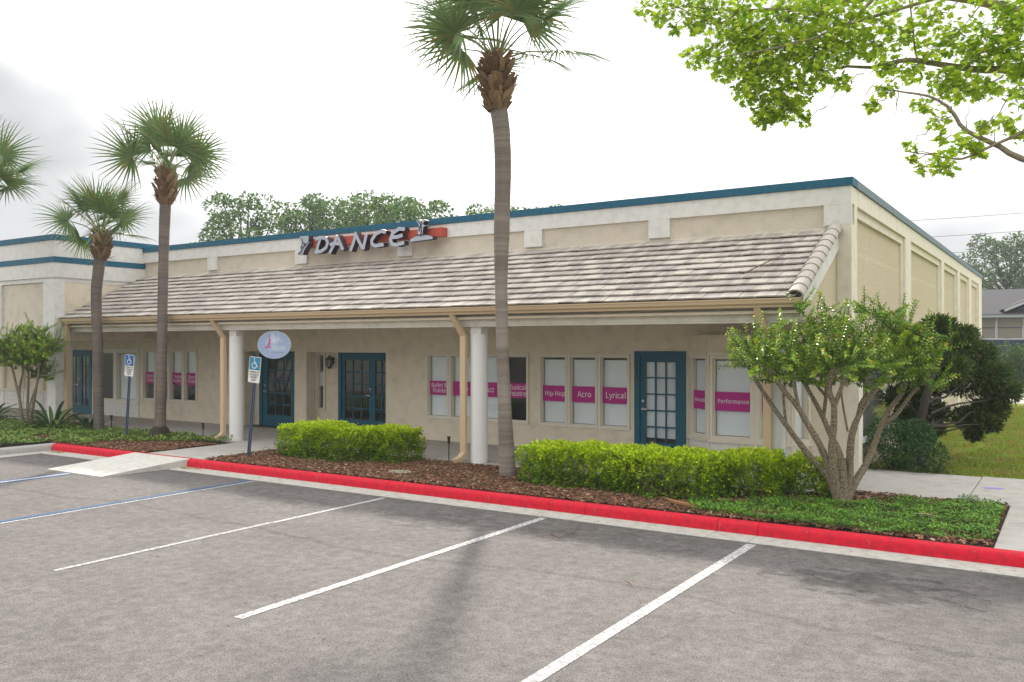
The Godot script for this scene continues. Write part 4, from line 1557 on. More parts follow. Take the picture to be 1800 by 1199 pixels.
func build_plants() -> void:
	# --- palms ---
	var pal := []
	for q in [[893, 842], [889, 760], [884, 640], [881, 500], [882, 400], [884, 300], [882, 235], [877, 195], [873, 160]]: pal.append(at_d(q[0], q[1], 14.9))
	palm("tallest cabbage palm rising from the mulch between two golden hedges", pal, [.15, .125, .11, .106, .107, .135, .14, .145, .15], 2.1, 21, [.95, 9, .24], 31, [Color(.50, .43, .37), Color(.37, .315, .26)])
	pal = []
	for q in [[281, 772], [284, 640], [286, 520], [288, 420], [291, 338]]: pal.append(at_d(q[0], q[1], 20.87))
	palm("slim cabbage palm with a swollen root ball beside the porch downspout", pal, [.135, .122, .118, .118, .135], 1.85, 17, [.80, 8, .21], 32, [Color(.28, .235, .21), Color(.33, .265, .215)])
	var slim: Node3D = get_child(get_child_count() - 1)
	var rb := MB.new()
	rng.seed = 5
	for k in 420:
		var d := Vector3(R(-1, 1), R(-.1, 1), R(-1, 1)).normalized()
		rb.bar(d * Vector3(.16, .20, .16), d * Vector3(.27, .30, .27) + Vector3(R(-.05, .05), R(-.08, .03), R(-.05, .05)), R(.012, .03), R(.01, .02), Vector3.ZERO, Color(.13, .09, .07).lerp(Color(.26, .19, .14), rng.randf()))
	rb.tube([Vector3(0, -.02, 0), Vector3(0, .1, 0), Vector3(0, .24, 0), Vector3(0, .32, 0)], [.24, .25, .20, .13], 14, Color(.12, .09, .07))
	obj("root_ball", rb, M["palm_bark"], slim)
	pal = []
	for q in [[174, 760], [172, 620], [169, 520], [173, 475], [177, 440]]: pal.append(at_d(q[0], q[1], 22.3))
	palm("shorter cabbage palm with a sawn patch below its boots", pal, [.13, .124, .125, .132, .145], 1.62, 18, [.70, 7, .20], 33, [Color(.26, .225, .20), Color(.31, .255, .21)])
	pal = []
	for q in [[-38, 764], [-36, 620], [-34, 500], [-30, 410], [-28, 370]]: pal.append(at_d(q[0], q[1], 21.8))
	palm("cabbage palm in front of the white wing, crown over its coping", pal, [.22, .18, .17, .16, .17], 1.85, 18, [.75, 7, .22], 34, [Color(.28, .235, .21), Color(.33, .265, .215)])
	# --- crape myrtle at the hedge end, stems traced ---
	var D := 12.45
	var st := [
		[[[1474, 880, .0], [1455, 838, .1], [1440, 820, .15], [1415, 792, .2], [1380, 745, .25], [1362, 720, .3], [1337, 682, .3], [1325, 664, .3], [1327, 640, .3]], .075, .030],
		[[[1381, 742, .25], [1377, 700, .2], [1380, 670, .1]], .026, .022],
		[[[1474, 880, -.1], [1454, 815, -.2], [1440, 780, -.3], [1416, 740, -.35], [1402, 715, -.4], [1385, 695, -.4], [1365, 670, -.45], [1352, 648, -.5]], .08, .034],
		[[[1404, 716, -.4], [1397, 682, -.5], [1396, 656, -.5]], .032, .028],
		[[[1480, 880, .0], [1477, 802, .2], [1460, 765, .35], [1447, 735, .45], [1430, 702, .5], [1415, 675, .55], [1400, 645, .6]], .075, .03],
		[[[1447, 735, .45], [1452, 695, .5], [1452, 668, .5]], .032, .03],
		[[[1451, 695, .5], [1430, 668, .6], [1430, 640, .65]], .026, .026],
		[[[1472, 880, -.1], [1462, 800, -.3], [1465, 755, -.4], [1466, 712, -.5], [1457, 688, -.5], [1462, 660, -.6], [1468, 640, -.6]], .085, .036],
		[[[1466, 715, -.5], [1476, 690, -.6], [1484, 664, -.7], [1485, 640, -.7]], .042, .03],
		[[[1484, 880, .1], [1492, 830, .1], [1497, 765, .0], [1510, 730, .0], [1527, 700, .0], [1545, 680, .0], [1572, 652, .0]], .09, .03],
		[[[1508, 732, .0], [1513, 710, -.1], [1525, 692, -.2], [1521, 668, -.2]], .036, .036],
		[[[1486, 880, .15], [1508, 838, .3], [1521, 818, .35], [1537, 780, .4], [1550, 745, .4], [1570, 710, .4], [1588, 688, .4], [1590, 664, .4]], .08, .034],
		[[[1551, 746, .4], [1574, 731, .3], [1595, 702, .2], [1613, 680, .1]], .04, .03],
		[[[1490, 758, .6], [1482, 715, .8], [1478, 680, .9], [1480, 652, .9]], .02, .014],
		[[[1478, 884, 0], [1478, 862, 0], [1479, 835, 0], [1479, 805, 0]], .17, .06]]
	var stems := []
	for s in st:
		var p := []
		for q in s[0]: p.append(at_d(q[0], q[1], D + q[2]))
		stems.append([p, s[1], s[2]])
	var tips := []
	for q in [[1318, 628, .3], [1345, 615, .3], [1330, 600, .1], [1375, 630, -.4], [1390, 610, -.4], [1405, 590, .3], [1420, 625, .5], [1440, 600, .5], [1450, 575, .3], [1460, 625, -.5], [1480, 600, -.6], [1490, 575, -.3], [1500, 630, -.2], [1520, 640, -.2], [1520, 605, .2], [1545, 590, .4], [1560, 625, 0], [1575, 600, .2], [1590, 640, .4], [1600, 605, .3], [1620, 640, .1], [1635, 610, .2], [1545, 560, 0], [1590, 575, .5], [1430, 560, .0], [1480, 640, .8], [1540, 640, -.8], [1500, 600, .9], [1410, 620, .9]]:
		tips.append(at_d(q[0], q[1], D + q[2]))
	crape("multi-stemmed crape myrtle with pruned knuckles growing from the green ground cover", at_d(1478, 884, D), stems, tips, 1.48, 41, 760, "bark")
	# --- crape myrtle in front of the wing ---
	D = 23.0
	st = [[[[40, 742, 0], [35, 705, 0], [27, 670, .2], [20, 640, .3]], .06, .03], [[[40, 742, 0], [34, 690, 0], [40, 655, -.2], [38, 635, -.2]], .05, .03], [[[48, 742, 0], [49, 700, .2], [50, 660, .2], [47, 635, .2]], .05, .03], [[[54, 742, 0], [62, 690, -.2], [68, 655, -.3], [66, 632, -.3]], .06, .03], [[[50, 722, 0], [58, 695, .3], [70, 660, .4]], .03, .025]]
	stems = []
	for s in st:
		var p := []
		for q in s[0]: p.append(at_d(q[0], q[1], D + q[2]))
		stems.append([p, s[1], s[2]])
	tips = []
	for q in [[10, 620, .2], [22, 605, 0], [35, 615, -.4], [45, 600, .3], [55, 620, .3], [65, 605, -.2], [75, 622, .1], [40, 590, .2], [62, 592, 0], [82, 612, 0], [0, 612, .4], [-14, 610, 0], [20, 628, .5], [70, 630, -.4]]:
		tips.append(at_d(q[0], q[1], D + q[2]))
	crape("small crape myrtle in front of the white wing", at_d(46, 745, D), stems, tips, 1.5, 42, 520, "bark")
	# --- golden hedges ---
	hedge("clipped golden hedge beside the walk from the ramp", [[Vector3(-12.55, .46, -12.65), Vector3(1.05, .31, .52)], [Vector3(-11.15, .47, -12.95), Vector3(.42, .30, .42)]], 51, 4600)
	hedge("long golden hedge between the tallest palm and the crape myrtle", [[Vector3(-6.75, .45, -12.45), Vector3(.85, .30, .55)], [Vector3(-5.25, .46, -12.4), Vector3(.85, .31, .55)], [Vector3(-4.05, .46, -12.85), Vector3(.40, .30, .42)], [Vector3(-3.35, .44, -13.35), Vector3(.30, .27, .35)]], 52, 4600)
	# --- ground cover and mulch ---
	ground_cover("jasmine_ground_cover", "glossy green ground cover in the corner bed by the side walk", PackedVector2Array([Vector2(-4.4, -11.25), Vector2(-3.6, -11.05), Vector2(-1.9, -11.06), Vector2(-.78, -11.35), Vector2(-.80, -13.95), Vector2(-1.6, -14.0), Vector2(-2.3, -13.3), Vector2(-3.3, -12.7), Vector2(-4.6, -11.7)]), 42000, .11, [Color(.04, .14, .014), Color(.22, .42, .035)], 55, [[-2.75, -13.15, .3]])
	ground_cover("jasmine_ground_cover", "lighter green ground cover before the wing, around the strappy lily", PackedVector2Array([Vector2(-29.5, -13.4), Vector2(-16.4, -13.4), Vector2(-17.6, -12.4), Vector2(-19.0, -11.7), Vector2(-18.6, -11.05), Vector2(-20.0, -11.0), Vector2(-20.0, -6.5), Vector2(-23, -6.5), Vector2(-29.5, -9.0)]), 120000, .15, [Color(.08, .16, .025), Color(.30, .42, .07)], 56, [[-21.0, -11.4, .4], [-19.2, -12.3, .25]], .055)
	ground_cover("weed_tufts", "scattered small weeds in the bark mulch", PackedVector2Array([Vector2(-14.4, -11.05), Vector2(-4.6, -11.05), Vector2(-4.8, -11.6), Vector2(-7.6, -11.7), Vector2(-8.5, -13.3), Vector2(-14.4, -13.3)]), 3400, .12, [Color(.03, .06, .025), Color(.09, .14, .05)], 57, [[-13.2, -11.35, .9], [-10.3, -11.35, .7], [-8.9, -12.6, .5], [-6.2, -11.2, .55], [-11.7, -11.3, .25], [-7.6, -11.3, .3], [-9.8, -12.5, .3]], .03)
	chips("reddish bark mulch around the tallest palm and the hedges", PackedVector2Array([Vector2(-14.45, -11.03), Vector2(-3.3, -11.03), Vector2(-3.3, -13.34), Vector2(-14.45, -13.34)]), 26000, 58)
	chips("bark mulch patch at the foot of the blue parking sign", PackedVector2Array([Vector2(-22.0, -11.03), Vector2(-16.35, -11.03), Vector2(-16.35, -12.9), Vector2(-19.6, -12.6), Vector2(-22.0, -12.0)]), 9000, 59)
	chips("dark leaf litter along the edge of the corner bed", PackedVector2Array([Vector2(-4.0, -11.03), Vector2(-.78, -11.03), Vector2(-.78, -14.1), Vector2(-3.3, -14.1)]), 6000, 60)
	# --- strappy plants ---
	strap_plant("lily_clump", "large clump of arching strappy leaves before the white wing", Vector3(-22.7, .15, -12.6), 46, 1.15, .05, 61, [Color(.05, .12, .03), Color(.12, .20, .05)])
	strap_plant("lily_clump", "low dark clump of strappy leaves between the two slim palms", Vector3(-21.9, .15, -13.1), 24, .72, .06, 62, [Color(.025, .07, .03), Color(.06, .12, .045)])
	strap_plant("lily_clump", "strappy clump half hidden beside the small crape myrtle", at_y(-12, 742, .15), 30, 1.0, .05, 63, [Color(.04, .10, .03), Color(.10, .17, .05)])
	strap_plant("grass_tuft", "thin grassy tuft at the lawn edge under the juniper", Vector3(-2.05, .12, -17.1), 46, .55, .012, 64, [Color(.10, .14, .03), Color(.22, .22, .07)], .8)
	# --- juniper leaning over the lawn ---
	var t := thing("juniper_tree", "dark leaning juniper over the lawn beside the side wall", "tree", Vector3(-2.45, .1, -17.9))
	rng.seed = 66
	var b := MB.new()
	var o := Vector3(-2.45, .1, -17.9)
	b.tube([Vector3.ZERO, Vector3(-.05, .5, 0), Vector3(.06, 1.0, .1), Vector3(.2, 1.6, .1), Vector3(.3, 2.2, 0)], [.10, .085, .08, .07, .05], 9)
	b.tube([Vector3(.12, 0, .3), Vector3(.18, .4, .25), Vector3(.22, .8, .15)], [.04, .035, .03], 7)
	var lf := MB.new()
	for q in [[1600, 640, 0, .6], [1640, 600, .3, .55], [1680, 610, 0, .6], [1715, 625, .2, .5], [1740, 660, -.2, .5], [1765, 690, 0, .38], [1700, 670, .4, .6], [1660, 650, -.4, .6], [1620, 680, .5, .5], [1740, 720, .1, .42], [1705, 735, .2, .38], [1735, 745, -.1, .30], [1590, 700, .3, .45], [1600, 740, .2, .42], [1640, 725, .1, .35], [1612, 760, -.2, .4], [1650, 575, 0, .4], [1690, 590, .1, .35], [1710, 765, .0, .16], [1590, 600, .2, .5], [1640, 755, .2, .22]]:
		var c := at_d(q[0], q[1], 17.1 + q[2]) - o
		limb(b, Vector3(.2, clampf(c.y * .75, .8, 2.1), .05), c, .026, .006, .10, 5, 6)
		for k in int(3600 * q[3]):
			var d := Vector3(R(-1, 1), R(-1, 1), R(-1, 1)).normalized() * pow(rng.randf(), .4)
			var p: Vector3 = c + d * Vector3(q[3], q[3] * .62, q[3]) * .85
			var col := Color(.03, .065, .018).lerp(Color(.13, .19, .04), pow(rng.randf(), 1.5))
			if rng.randf() < .012: col = Color(.15, .06, .02)
			lf.leaf(p, (d + Vector3(R(-.6, .6), R(-.2, .9), R(-.6, .6))).normalized(), Vector3(R(-1, 1), 1, R(-1, 1)).normalized(), R(.07, .14), R(.025, .045), col)
	obj("trunk", b, M["dark_bark"], t)
	obj("crown", lf, M["far_leaf"], t)
	t = thing("dark_shrub", "dark glossy shrub under the side window behind the walk", "shrub", Vector3(-2.75, .12, -17.2))
	lf = MB.new()
	b = MB.new()
	for q in [[-.25, .35, .1, .5], [.2, .42, 0, .5], [.45, .3, .1, .42], [-.1, .62, -.1, .4], [.3, .62, -.2, .35]]:
		limb(b, Vector3(q[0] * .3, 0, 0), Vector3(q[0], q[1], q[2]), .02, .01, .04, 4, 5)
		leaf_ball(lf, Vector3(q[0], q[1], q[2]), Vector3(1, .85, 1) * q[3], 1300, .06, [Color(.02, .06, .018), Color(.07, .16, .04)], .4)
	obj("stems", b, M["dark_bark"], t)
	obj("foliage", lf, M["glossy_leaf"], t)
	# grass on the lawn near the walk
	rng.seed = 67
	b = MB.new()
	var nz := noise(68, .8, 4)
	for k in 60000:
		var p := Vector3(R(-3.0, 3.0), .10, -16.9 - pow(rng.randf(), 1.6) * 20.0)
		if nz.get_noise_2d(p.x, p.z) < -.22 and rng.randf() < .85: continue
		var d := Vector3(R(-.6, .6), 1, R(-.6, .6)).normalized()
		var col := Color(.17, .25, .02).lerp(Color(.36, .42, .04), rng.randf()) * g(R(.7, 1.1))
		if nz.get_noise_2d(p.x + 40, p.z) > .12 and rng.randf() < .5: col = Color(.34, .27, .10)
		b.leaf(p, d, Vector3(R(-1, 1), .2, R(-1, 1)).normalized(), R(.03, .085), .012, col, .0)
	var gr := obj("grass", b, M["leaf"])
	tag(gr, "short patchy grass on the side lawn", "grass", "", "stuff")

func lobed(b: MB, o: Vector3, d: Vector3, up: Vector3, l: float, col: Color) -> void:
	# a five-lobed sycamore leaf
	var s := d.cross(up).normalized()
	var u := s.cross(d).normalized()
	var pts := [[0.0, 0.0], [.20, -.02], [.52, .18], [.30, .36], [.50, .62], [.20, .62], [0.0, 1.0], [-.20, .62], [-.50, .62], [-.30, .36], [-.52, .18], [-.20, -.02]]
	var c := o + d * l * .34 - u * l * .05
	for i in 12:
		var p: Array = pts[i]
		var q: Array = pts[(i + 1) % 12]
		var a: Vector3 = o + s * p[0] * l + d * p[1] * l - u * l * .12 * absf(p[0])
		var e: Vector3 = o + s * q[0] * l + d * q[1] * l - u * l * .12 * absf(q[0])
		b.flat(c, e, a, col)

func build_sycamore() -> void:
	var base := Vector3(2.6, .13, -12.6)
	var t := thing("sycamore_tree", "sycamore with bright young leaves reaching over the corner bed", "tree", base)
	rng.seed = 71
	var b := MB.new()
	b.tube([Vector3.ZERO, Vector3(.05, 1.5, 0), Vector3(-.05, 3.0, .05), Vector3(-.1, 4.2, 0), Vector3(0, 6.0, .1), Vector3(.2, 9.0, 0)], [.26, .21, .19, .17, .14, .05], 14)
	# boughs traced where they cross the sky: pixel, pixel, distance
	var boughs := [
		[[[1985, 210, 10.2], [1800, 128, 10.8], [1720, 122, 11.0], [1650, 112, 11.2], [1590, 104, 11.3], [1540, 118, 11.5], [1490, 116, 11.6], [1450, 125, 11.8]], .075, .012],
		[[[1990, 130, 10.3], [1800, 25, 11.2], [1740, 5, 11.5], [1660, -8, 11.7], [1540, -6, 12.0], [1420, 10, 12.2], [1300, 18, 12.4], [1200, 10, 12.5]], .085, .012],
		[[[1990, 330, 10.0], [1800, 280, 10.3], [1760, 258, 10.4], [1720, 240, 10.5], [1690, 222, 10.6], [1676, 195, 10.6], [1640, 170, 10.7], [1580, 160, 10.9], [1535, 150, 11.0]], .055, .006],
		[[[1800, 232, 10.3], [1740, 258, 10.4], [1690, 280, 10.5], [1640, 272, 10.5], [1590, 266, 10.6]], .022, .004],
		[[[1650, 112, 11.2], [1615, 106, 11.2], [1605, 40, 11.3], [1600, 0, 11.4], [1590, -60, 11.4]], .016, .006],
		[[[1540, -6, 12.0], [1470, 60, 12.0], [1400, 110, 12.0], [1340, 160, 12.0], [1310, 190, 12.0]], .026, .006],
		[[[1660, -8, 11.7], [1500, 40, 11.4], [1420, 70, 11.4], [1330, 90, 11.5], [1260, 100, 11.5]], .026, .005],
		[[[1420, 10, 12.2], [1330, 40, 12.4], [1280, 80, 12.4], [1240, 100, 12.4]], .018, .004],
		[[[1300, 18, 12.4], [1260, 40, 12.4], [1180, 8, 12.4], [1135, 10, 12.5]], .012, .003]]
	var spots := []
	for q in boughs:
		var p := []
		var r := []
		var pts := []
		for e in q[0]: pts.append(at_d(e[0], e[1], e[2]) - base)
		var cv := Curve3D.new()
		for k in pts.size():
			var tg: Vector3 = (pts[mini(k + 1, pts.size() - 1)] - pts[maxi(k - 1, 0)]) / 6.0
			cv.add_point(pts[k], -tg, tg)
		var n := 24
		for i in n + 1:
			var f := float(i) / n
			p.append(cv.sample_baked(f * cv.get_baked_length()))
			r.append(lerpf(q[1], q[2], f))
		b.tube(p, r, 9)
	for q in [[Vector3(-.05, 3.6, 0), at_d(1985, 210, 10.2) - base], [Vector3(-.08, 4.0, 0), at_d(1990, 130, 10.3) - base], [Vector3(-.05, 3.2, 0), at_d(1990, 330, 10.0) - base]]:
		limb(b, q[0], q[1], .1, .075, .05, 5, 9)
	obj("trunk", b, M["pale_bark"], t)
	var lf := MB.new()
	var tw := MB.new()
	# leafy sprays: centre pixel, spread in pixels, distance, count
	var sprays := [[1135, 12, 16, 12.5, 14], [1160, 30, 12, 12.5, 12], [1190, 12, 25, 12.4, 30], [1240, 20, 35, 12.4, 70], [1185, 50, 8, 12.4, 10], [1225, 42, 16, 12.4, 22], [1225, 100, 20, 12.3, 34], [1250, 85, 14, 12.3, 16], [1290, 30, 35, 12.3, 80], [1300, 80, 30, 12.2, 90], [1275, 120, 20, 12.2, 50], [1330, 60, 35, 12.0, 120], [1340, 110, 35, 12.0, 130], [1320, 150, 28, 12.0, 90], [1350, 185, 28, 12.0, 80], [1345, 208, 14, 12.0, 36], [1390, 30, 40, 11.9, 110], [1390, 90, 40, 11.8, 130], [1395, 150, 32, 11.8, 110], [1390, 190, 22, 11.9, 60], [1418, 210, 10, 11.9, 14], [1440, 30, 40, 11.8, 110], [1445, 85, 38, 11.6, 110], [1440, 130, 22, 11.6, 46], [1485, 40, 36, 11.5, 84], [1500, 85, 26, 11.5, 50], [1480, 145, 14, 11.5, 22], [1540, 30, 30, 11.5, 50], [1545, 80, 26, 11.4, 46], [1560, 115, 18, 11.3, 26], [1595, 60, 25, 11.3, 46], [1600, 120, 22, 11.2, 30], [1640, 30, 28, 11.3, 40], [1650, 80, 26, 11.1, 44], [1660, 140, 24, 11.0, 50], [1690, 150, 26, 10.9, 56], [1690, 60, 25, 11.0, 40], [1715, 95, 25, 10.9, 60], [1740, 60, 28, 10.9, 50], [1735, 150, 22, 10.7, 40], [1770, 90, 25, 10.8, 60], [1785, 45, 25, 10.8, 50], [1795, 120, 22, 10.7, 44], [1790, 165, 20, 10.6, 26], [1780, 15, 25, 10.9, 40], [1535, 185, 12, 11.0, 16], [1560, 155, 14, 10.9, 18], [1625, 185, 16, 10.8, 18], [1650, 210, 16, 10.7, 16], [1600, 258, 8, 10.6, 8], [1605, 278, 9, 10.6, 10], [1620, 296, 8, 10.6, 8], [1660, 285, 22, 10.5, 36], [1700, 250, 20, 10.5, 26], [1655, 240, 10, 10.6, 10], [1735, 222, 14, 10.5, 16], [1770, 215, 16, 10.4, 16], [1715, 265, 14, 10.5, 16], [1790, 235, 14, 10.4, 12], [1850, 60, 60, 10.5, 120], [1880, 160, 50, 10.3, 80], [1300, -40, 60, 12.4, 110], [1450, -40, 60, 12.0, 110], [1600, -40, 60, 11.5, 90], [1750, -40, 60, 11.0, 90], [1200, -35, 40, 12.5, 60]]
	for q in sprays:
		var c := at_d(q[0], q[1], q[3]) - base
		var sp: float = q[2] / F * q[3] * 1.32
		var near := c + Vector3(R(.1, .3), R(.0, .35), R(-.1, .1))
		limb(tw, near, c, .008, .004, .04, 4, 5)
		for k in int(q[4] * 3.0):
			var d := Vector3(R(-1, 1), R(-1, 1), R(-1, 1)).normalized() * pow(rng.randf(), .45)
			var o := c + d * sp * Vector3(1, .85, 1.25)
			if k % 5 == 0: tw.tube([c + d * sp * .2, o], [.003, .0015], 4, W, false)
			var dir := (d * .5 + Vector3(R(-1, 1), R(-1.0, .3), R(-1, 1))).normalized()
			var col := Color(.24, .42, .022).lerp(Color(.62, .74, .06), pow(rng.randf(), 1.1)) * g(R(.75, 1.1))
			lobed(lf, o, dir, Vector3(R(-.8, .8), 1, R(-.8, .8)).normalized(), R(.05, .105), col)
	# bare hanging twigs
	for q in [[1580, 160, 1575, 215], [1565, 158, 1590, 200], [1550, 152, 1520, 175], [1535, 150, 1512, 180], [1690, 222, 1668, 190], [1640, 270, 1588, 262], [1645, 280, 1635, 308], [1700, 225, 1705, 180], [1750, 250, 1745, 205], [1470, 150, 1462, 180], [1245, 30, 1250, 70], [1175, 10, 1168, 40]]:
		limb(tw, at_d(q[0], q[1], 10.8) - base, at_d(q[2], q[3], 10.8) - base, .007, .002, .03, 5, 5)
	obj("twig", tw, M["bark"], t)
	obj("crown", lf, M["thin_leaf"], t)

func build_far() -> void:
	var cols := [Color(.06, .12, .045), Color(.19, .30, .10)]
	var grp := "trees behind the studio roof"
	var a := round_tree("oak_tree", "broad grey-green tree standing apart above the parapet", "tree", at_d(425, 660, 58) * Vector3(1, 0, 1), 12.9, 3.4, 81, cols, 44, grp, .30, .35)
	var c := round_tree("oak_tree", "loose-crowned tree above the parapet behind the DANCE sign", "tree", at_d(655, 660, 60) * Vector3(1, 0, 1), 13.2, 3.6, 82, [Color(.055, .11, .04), Color(.20, .31, .09)], 48, grp, .30, .35)
	copy(a, at_d(540, 660, 62) * Vector3(1, 0, 1), 2.1, "yellowish tree between the broad tree and the loose-crowned one", 1.02)
	copy(a, at_d(740, 660, 58) * Vector3(1, 0, 1), 4.0, "tree above the coping behind the end of the red raceway", .97)
	copy(c, at_d(595, 660, 66) * Vector3(1, 0, 1), 1.2, "tree over the parapet directly behind the letter A", 1.06)
	copy(c, at_d(870, 660, 62) * Vector3(1, 0, 1), .5, "tree top over the coping beside the tallest palm trunk", .96)
	copy(a, at_d(945, 660, 62) * Vector3(1, 0, 1), 3.1, "low tree top over the coping, clear of the palm trunk", .98)
	copy(c, at_d(700, 660, 70) * Vector3(1, 0, 1), 3.3, "farther tree filling the gap behind the letters", 1.07)
	copy(a, at_d(480, 660, 70) * Vector3(1, 0, 1), 5.1, "low farther tree filling in beside the broad tree", .85)
	var far := round_tree("oak_tree", "spreading tree behind the blue house roof", "tree", at_d(1772, 650, 86) * Vector3(1, 0, 1), 13.6, 5.4, 83, [Color(.04, .085, .03), Color(.13, .20, .06)], 60, "", .34, .38)
	copy(far, at_d(1860, 650, 84) * Vector3(1, 0, 1), 1.0, "second spreading tree beyond the blue house", .9)
	# across the lot, mirrored in the window glass
	for k in 5:
		copy([a, c][k % 2], Vector3(-34 + k * 9.0 + R(-2, 2), 0, 30 + R(-3, 4)), k * 1.7, "", .75).set_meta("label", "tree on the far side of the parking lot, mirrored in the windows")
	for o in get_children():
		if o.has_meta("label") and str(o.get_meta("label")).begins_with("tree on the far side"): o.set_meta("group", "trees across the parking lot")
	# blue house
	var p := at_d(1700, 606, 60)
	var t := thing("blue_house", "dark blue house with shingled roof behind the lawn", "house", Vector3(p.x, 0, p.z))
	t.rotation.y = deg_to_rad(12)
	var b := MB.new()
	b.box(-8, 22, 0, 2.75, -10, 0)
	obj("wall", b, M["house_blue"], t)
	boxed("eave", M["house_trim"], t, -8.6, 22.6, 4.28, 4.48, -10.6, .6)
	boxed("window_band", M["house_trim"], t, -8, 22, 2.751, 2.85, -9.9, .04)
	for k in 18:
		var x := -7.9 + k * 1.62
		var w := boxed("window", M["house_glass"], t, x + .05, x + 1.54, 2.86, 4.27, -.1, -.02)
		boxed("mullion", M["house_trim"], w, x - .06, x + .045, 2.851, 4.279, -.08, .05)
		boxed("rail", M["house_blue"], w, x + .051, x + 1.539, 3.56, 3.61, -.019, .02)
	b = MB.new()
	var e0 := Vector3(-8.7, 4.49, .7); var e1 := Vector3(22.7, 4.49, .7); var r0 := Vector3(1.5, 6.5, -5); var r1 := Vector3(17, 6.5, -5); var k0 := Vector3(-8.7, 4.49, -10.7); var k1 := Vector3(22.7, 4.49, -10.7)
	b.quad(e0, e1, r1, r0)
	b.quad(k1, k0, r0, r1)
	b.flat(k0, e0, r0, W)
	b.flat(e1, k1, r1, W)
	var rf := obj("roof", b, M["shingle"], t)
	b = MB.new()
	b.flat(Vector3(2.9, 4.75, .35), Vector3(10.5, 4.75, .35), Vector3(6.7, 6.5, .35), W)
	obj("gable", b, M["house_blue"], rf)
	b = MB.new()
	b.bar(Vector3(2.2, 4.75, .5), Vector3(6.7, 6.75, .5), .3, .18, Vector3(0, 0, 1))
	b.bar(Vector3(11.2, 4.75, .5), Vector3(6.7, 6.75, .5), .3, .18, Vector3(0, 0, 1))
	obj("gable_board", b, M["house_trim"], rf)
	b = MB.new()
	b.quad(Vector3(2.0, 4.80, .66), Vector3(6.7, 6.9, .66), Vector3(6.7, 6.9, -5), Vector3(2.0, 4.80, -5))
	b.quad(Vector3(6.7, 6.9, .66), Vector3(11.4, 4.80, .66), Vector3(11.4, 4.80, -5), Vector3(6.7, 6.9, -5))
	obj("gable_roof", b, M["shingle"], rf)
	# big shrubs in front of the house
	for q in [[1755, 676, 47.0, 1.0, "rounded bright shrub before the blue house wall"], [1792, 678, 46.0, 1.1, "second rounded shrub before the blue house, by the drive"], [1830, 678, 46.0, 1.1, "third rounded shrub along the drive"]]:
		var s := at_d(q[0], 606, q[2])
		var sh := thing("round_shrub", q[4], "shrub", Vector3(s.x, .1, s.z), "shrubs in front of the blue house")
		rng.seed = int(q[0])
		var lf := MB.new()
		var st := MB.new()
		for k in 16:
			var c0: Vector3 = Vector3(R(-.9, .9), R(.45, 1.75), R(-.7, .7)) * q[3]
			limb(st, Vector3(c0.x * .2, 0, 0), c0, .03, .012, .05, 3, 5)
			leaf_ball(lf, c0, Vector3.ONE * .55, 190, .14, [Color(.03, .07, .022), Color(.12, .20, .05)], .4)
		obj("stems", st, M["dark_bark"], sh)
		obj("foliage", lf, M["far_leaf"], sh)
	# power lines between two poles
	var ends := [[at_d(1330, 402, 62.0), at_d(2150, 343, 62.0)], [at_d(1330, 431, 62.0), at_d(2150, 377, 62.0)], [at_d(1330, 458, 62.0), at_d(2150, 411, 62.0)]]
	var nm := ["topmost overhead wire beyond the side wall", "middle overhead wire beyond the side wall", "lowest overhead wire beyond the side wall"]
	for k in 3:
		b = MB.new()
		var pp := []
		var rr := []
		for i in 13:
			var f := i / 12.0
			pp.append((ends[k][0] as Vector3).lerp(ends[k][1], f) - Vector3(0, sin(PI * f) * .25, 0))
			rr.append(.016)
		b.tube(pp, rr, 5)
		tag(obj("power_line", b, M["wire"]), nm[k], "wire", "overhead wires")
	for k in 2:
		var q: Vector3 = ends[0][k]
		var po := thing("utility_pole", ["utility pole behind the studio", "utility pole beyond the lawn"][k], "pole", Vector3(q.x, 0, q.z), "poles carrying the overhead wires")
		b = MB.new()
		b.tube([Vector3(0, 0, -.2), Vector3(0, q.y + .4, -.2)], [.17, .12], 10)
		obj("post", b, M["pole_wood"], po)
		b = MB.new()
		b.box(-.9, .9, q.y - .15, q.y - .03, -.06, .06)
		obj("crossarm", b, M["pole_wood"], po)

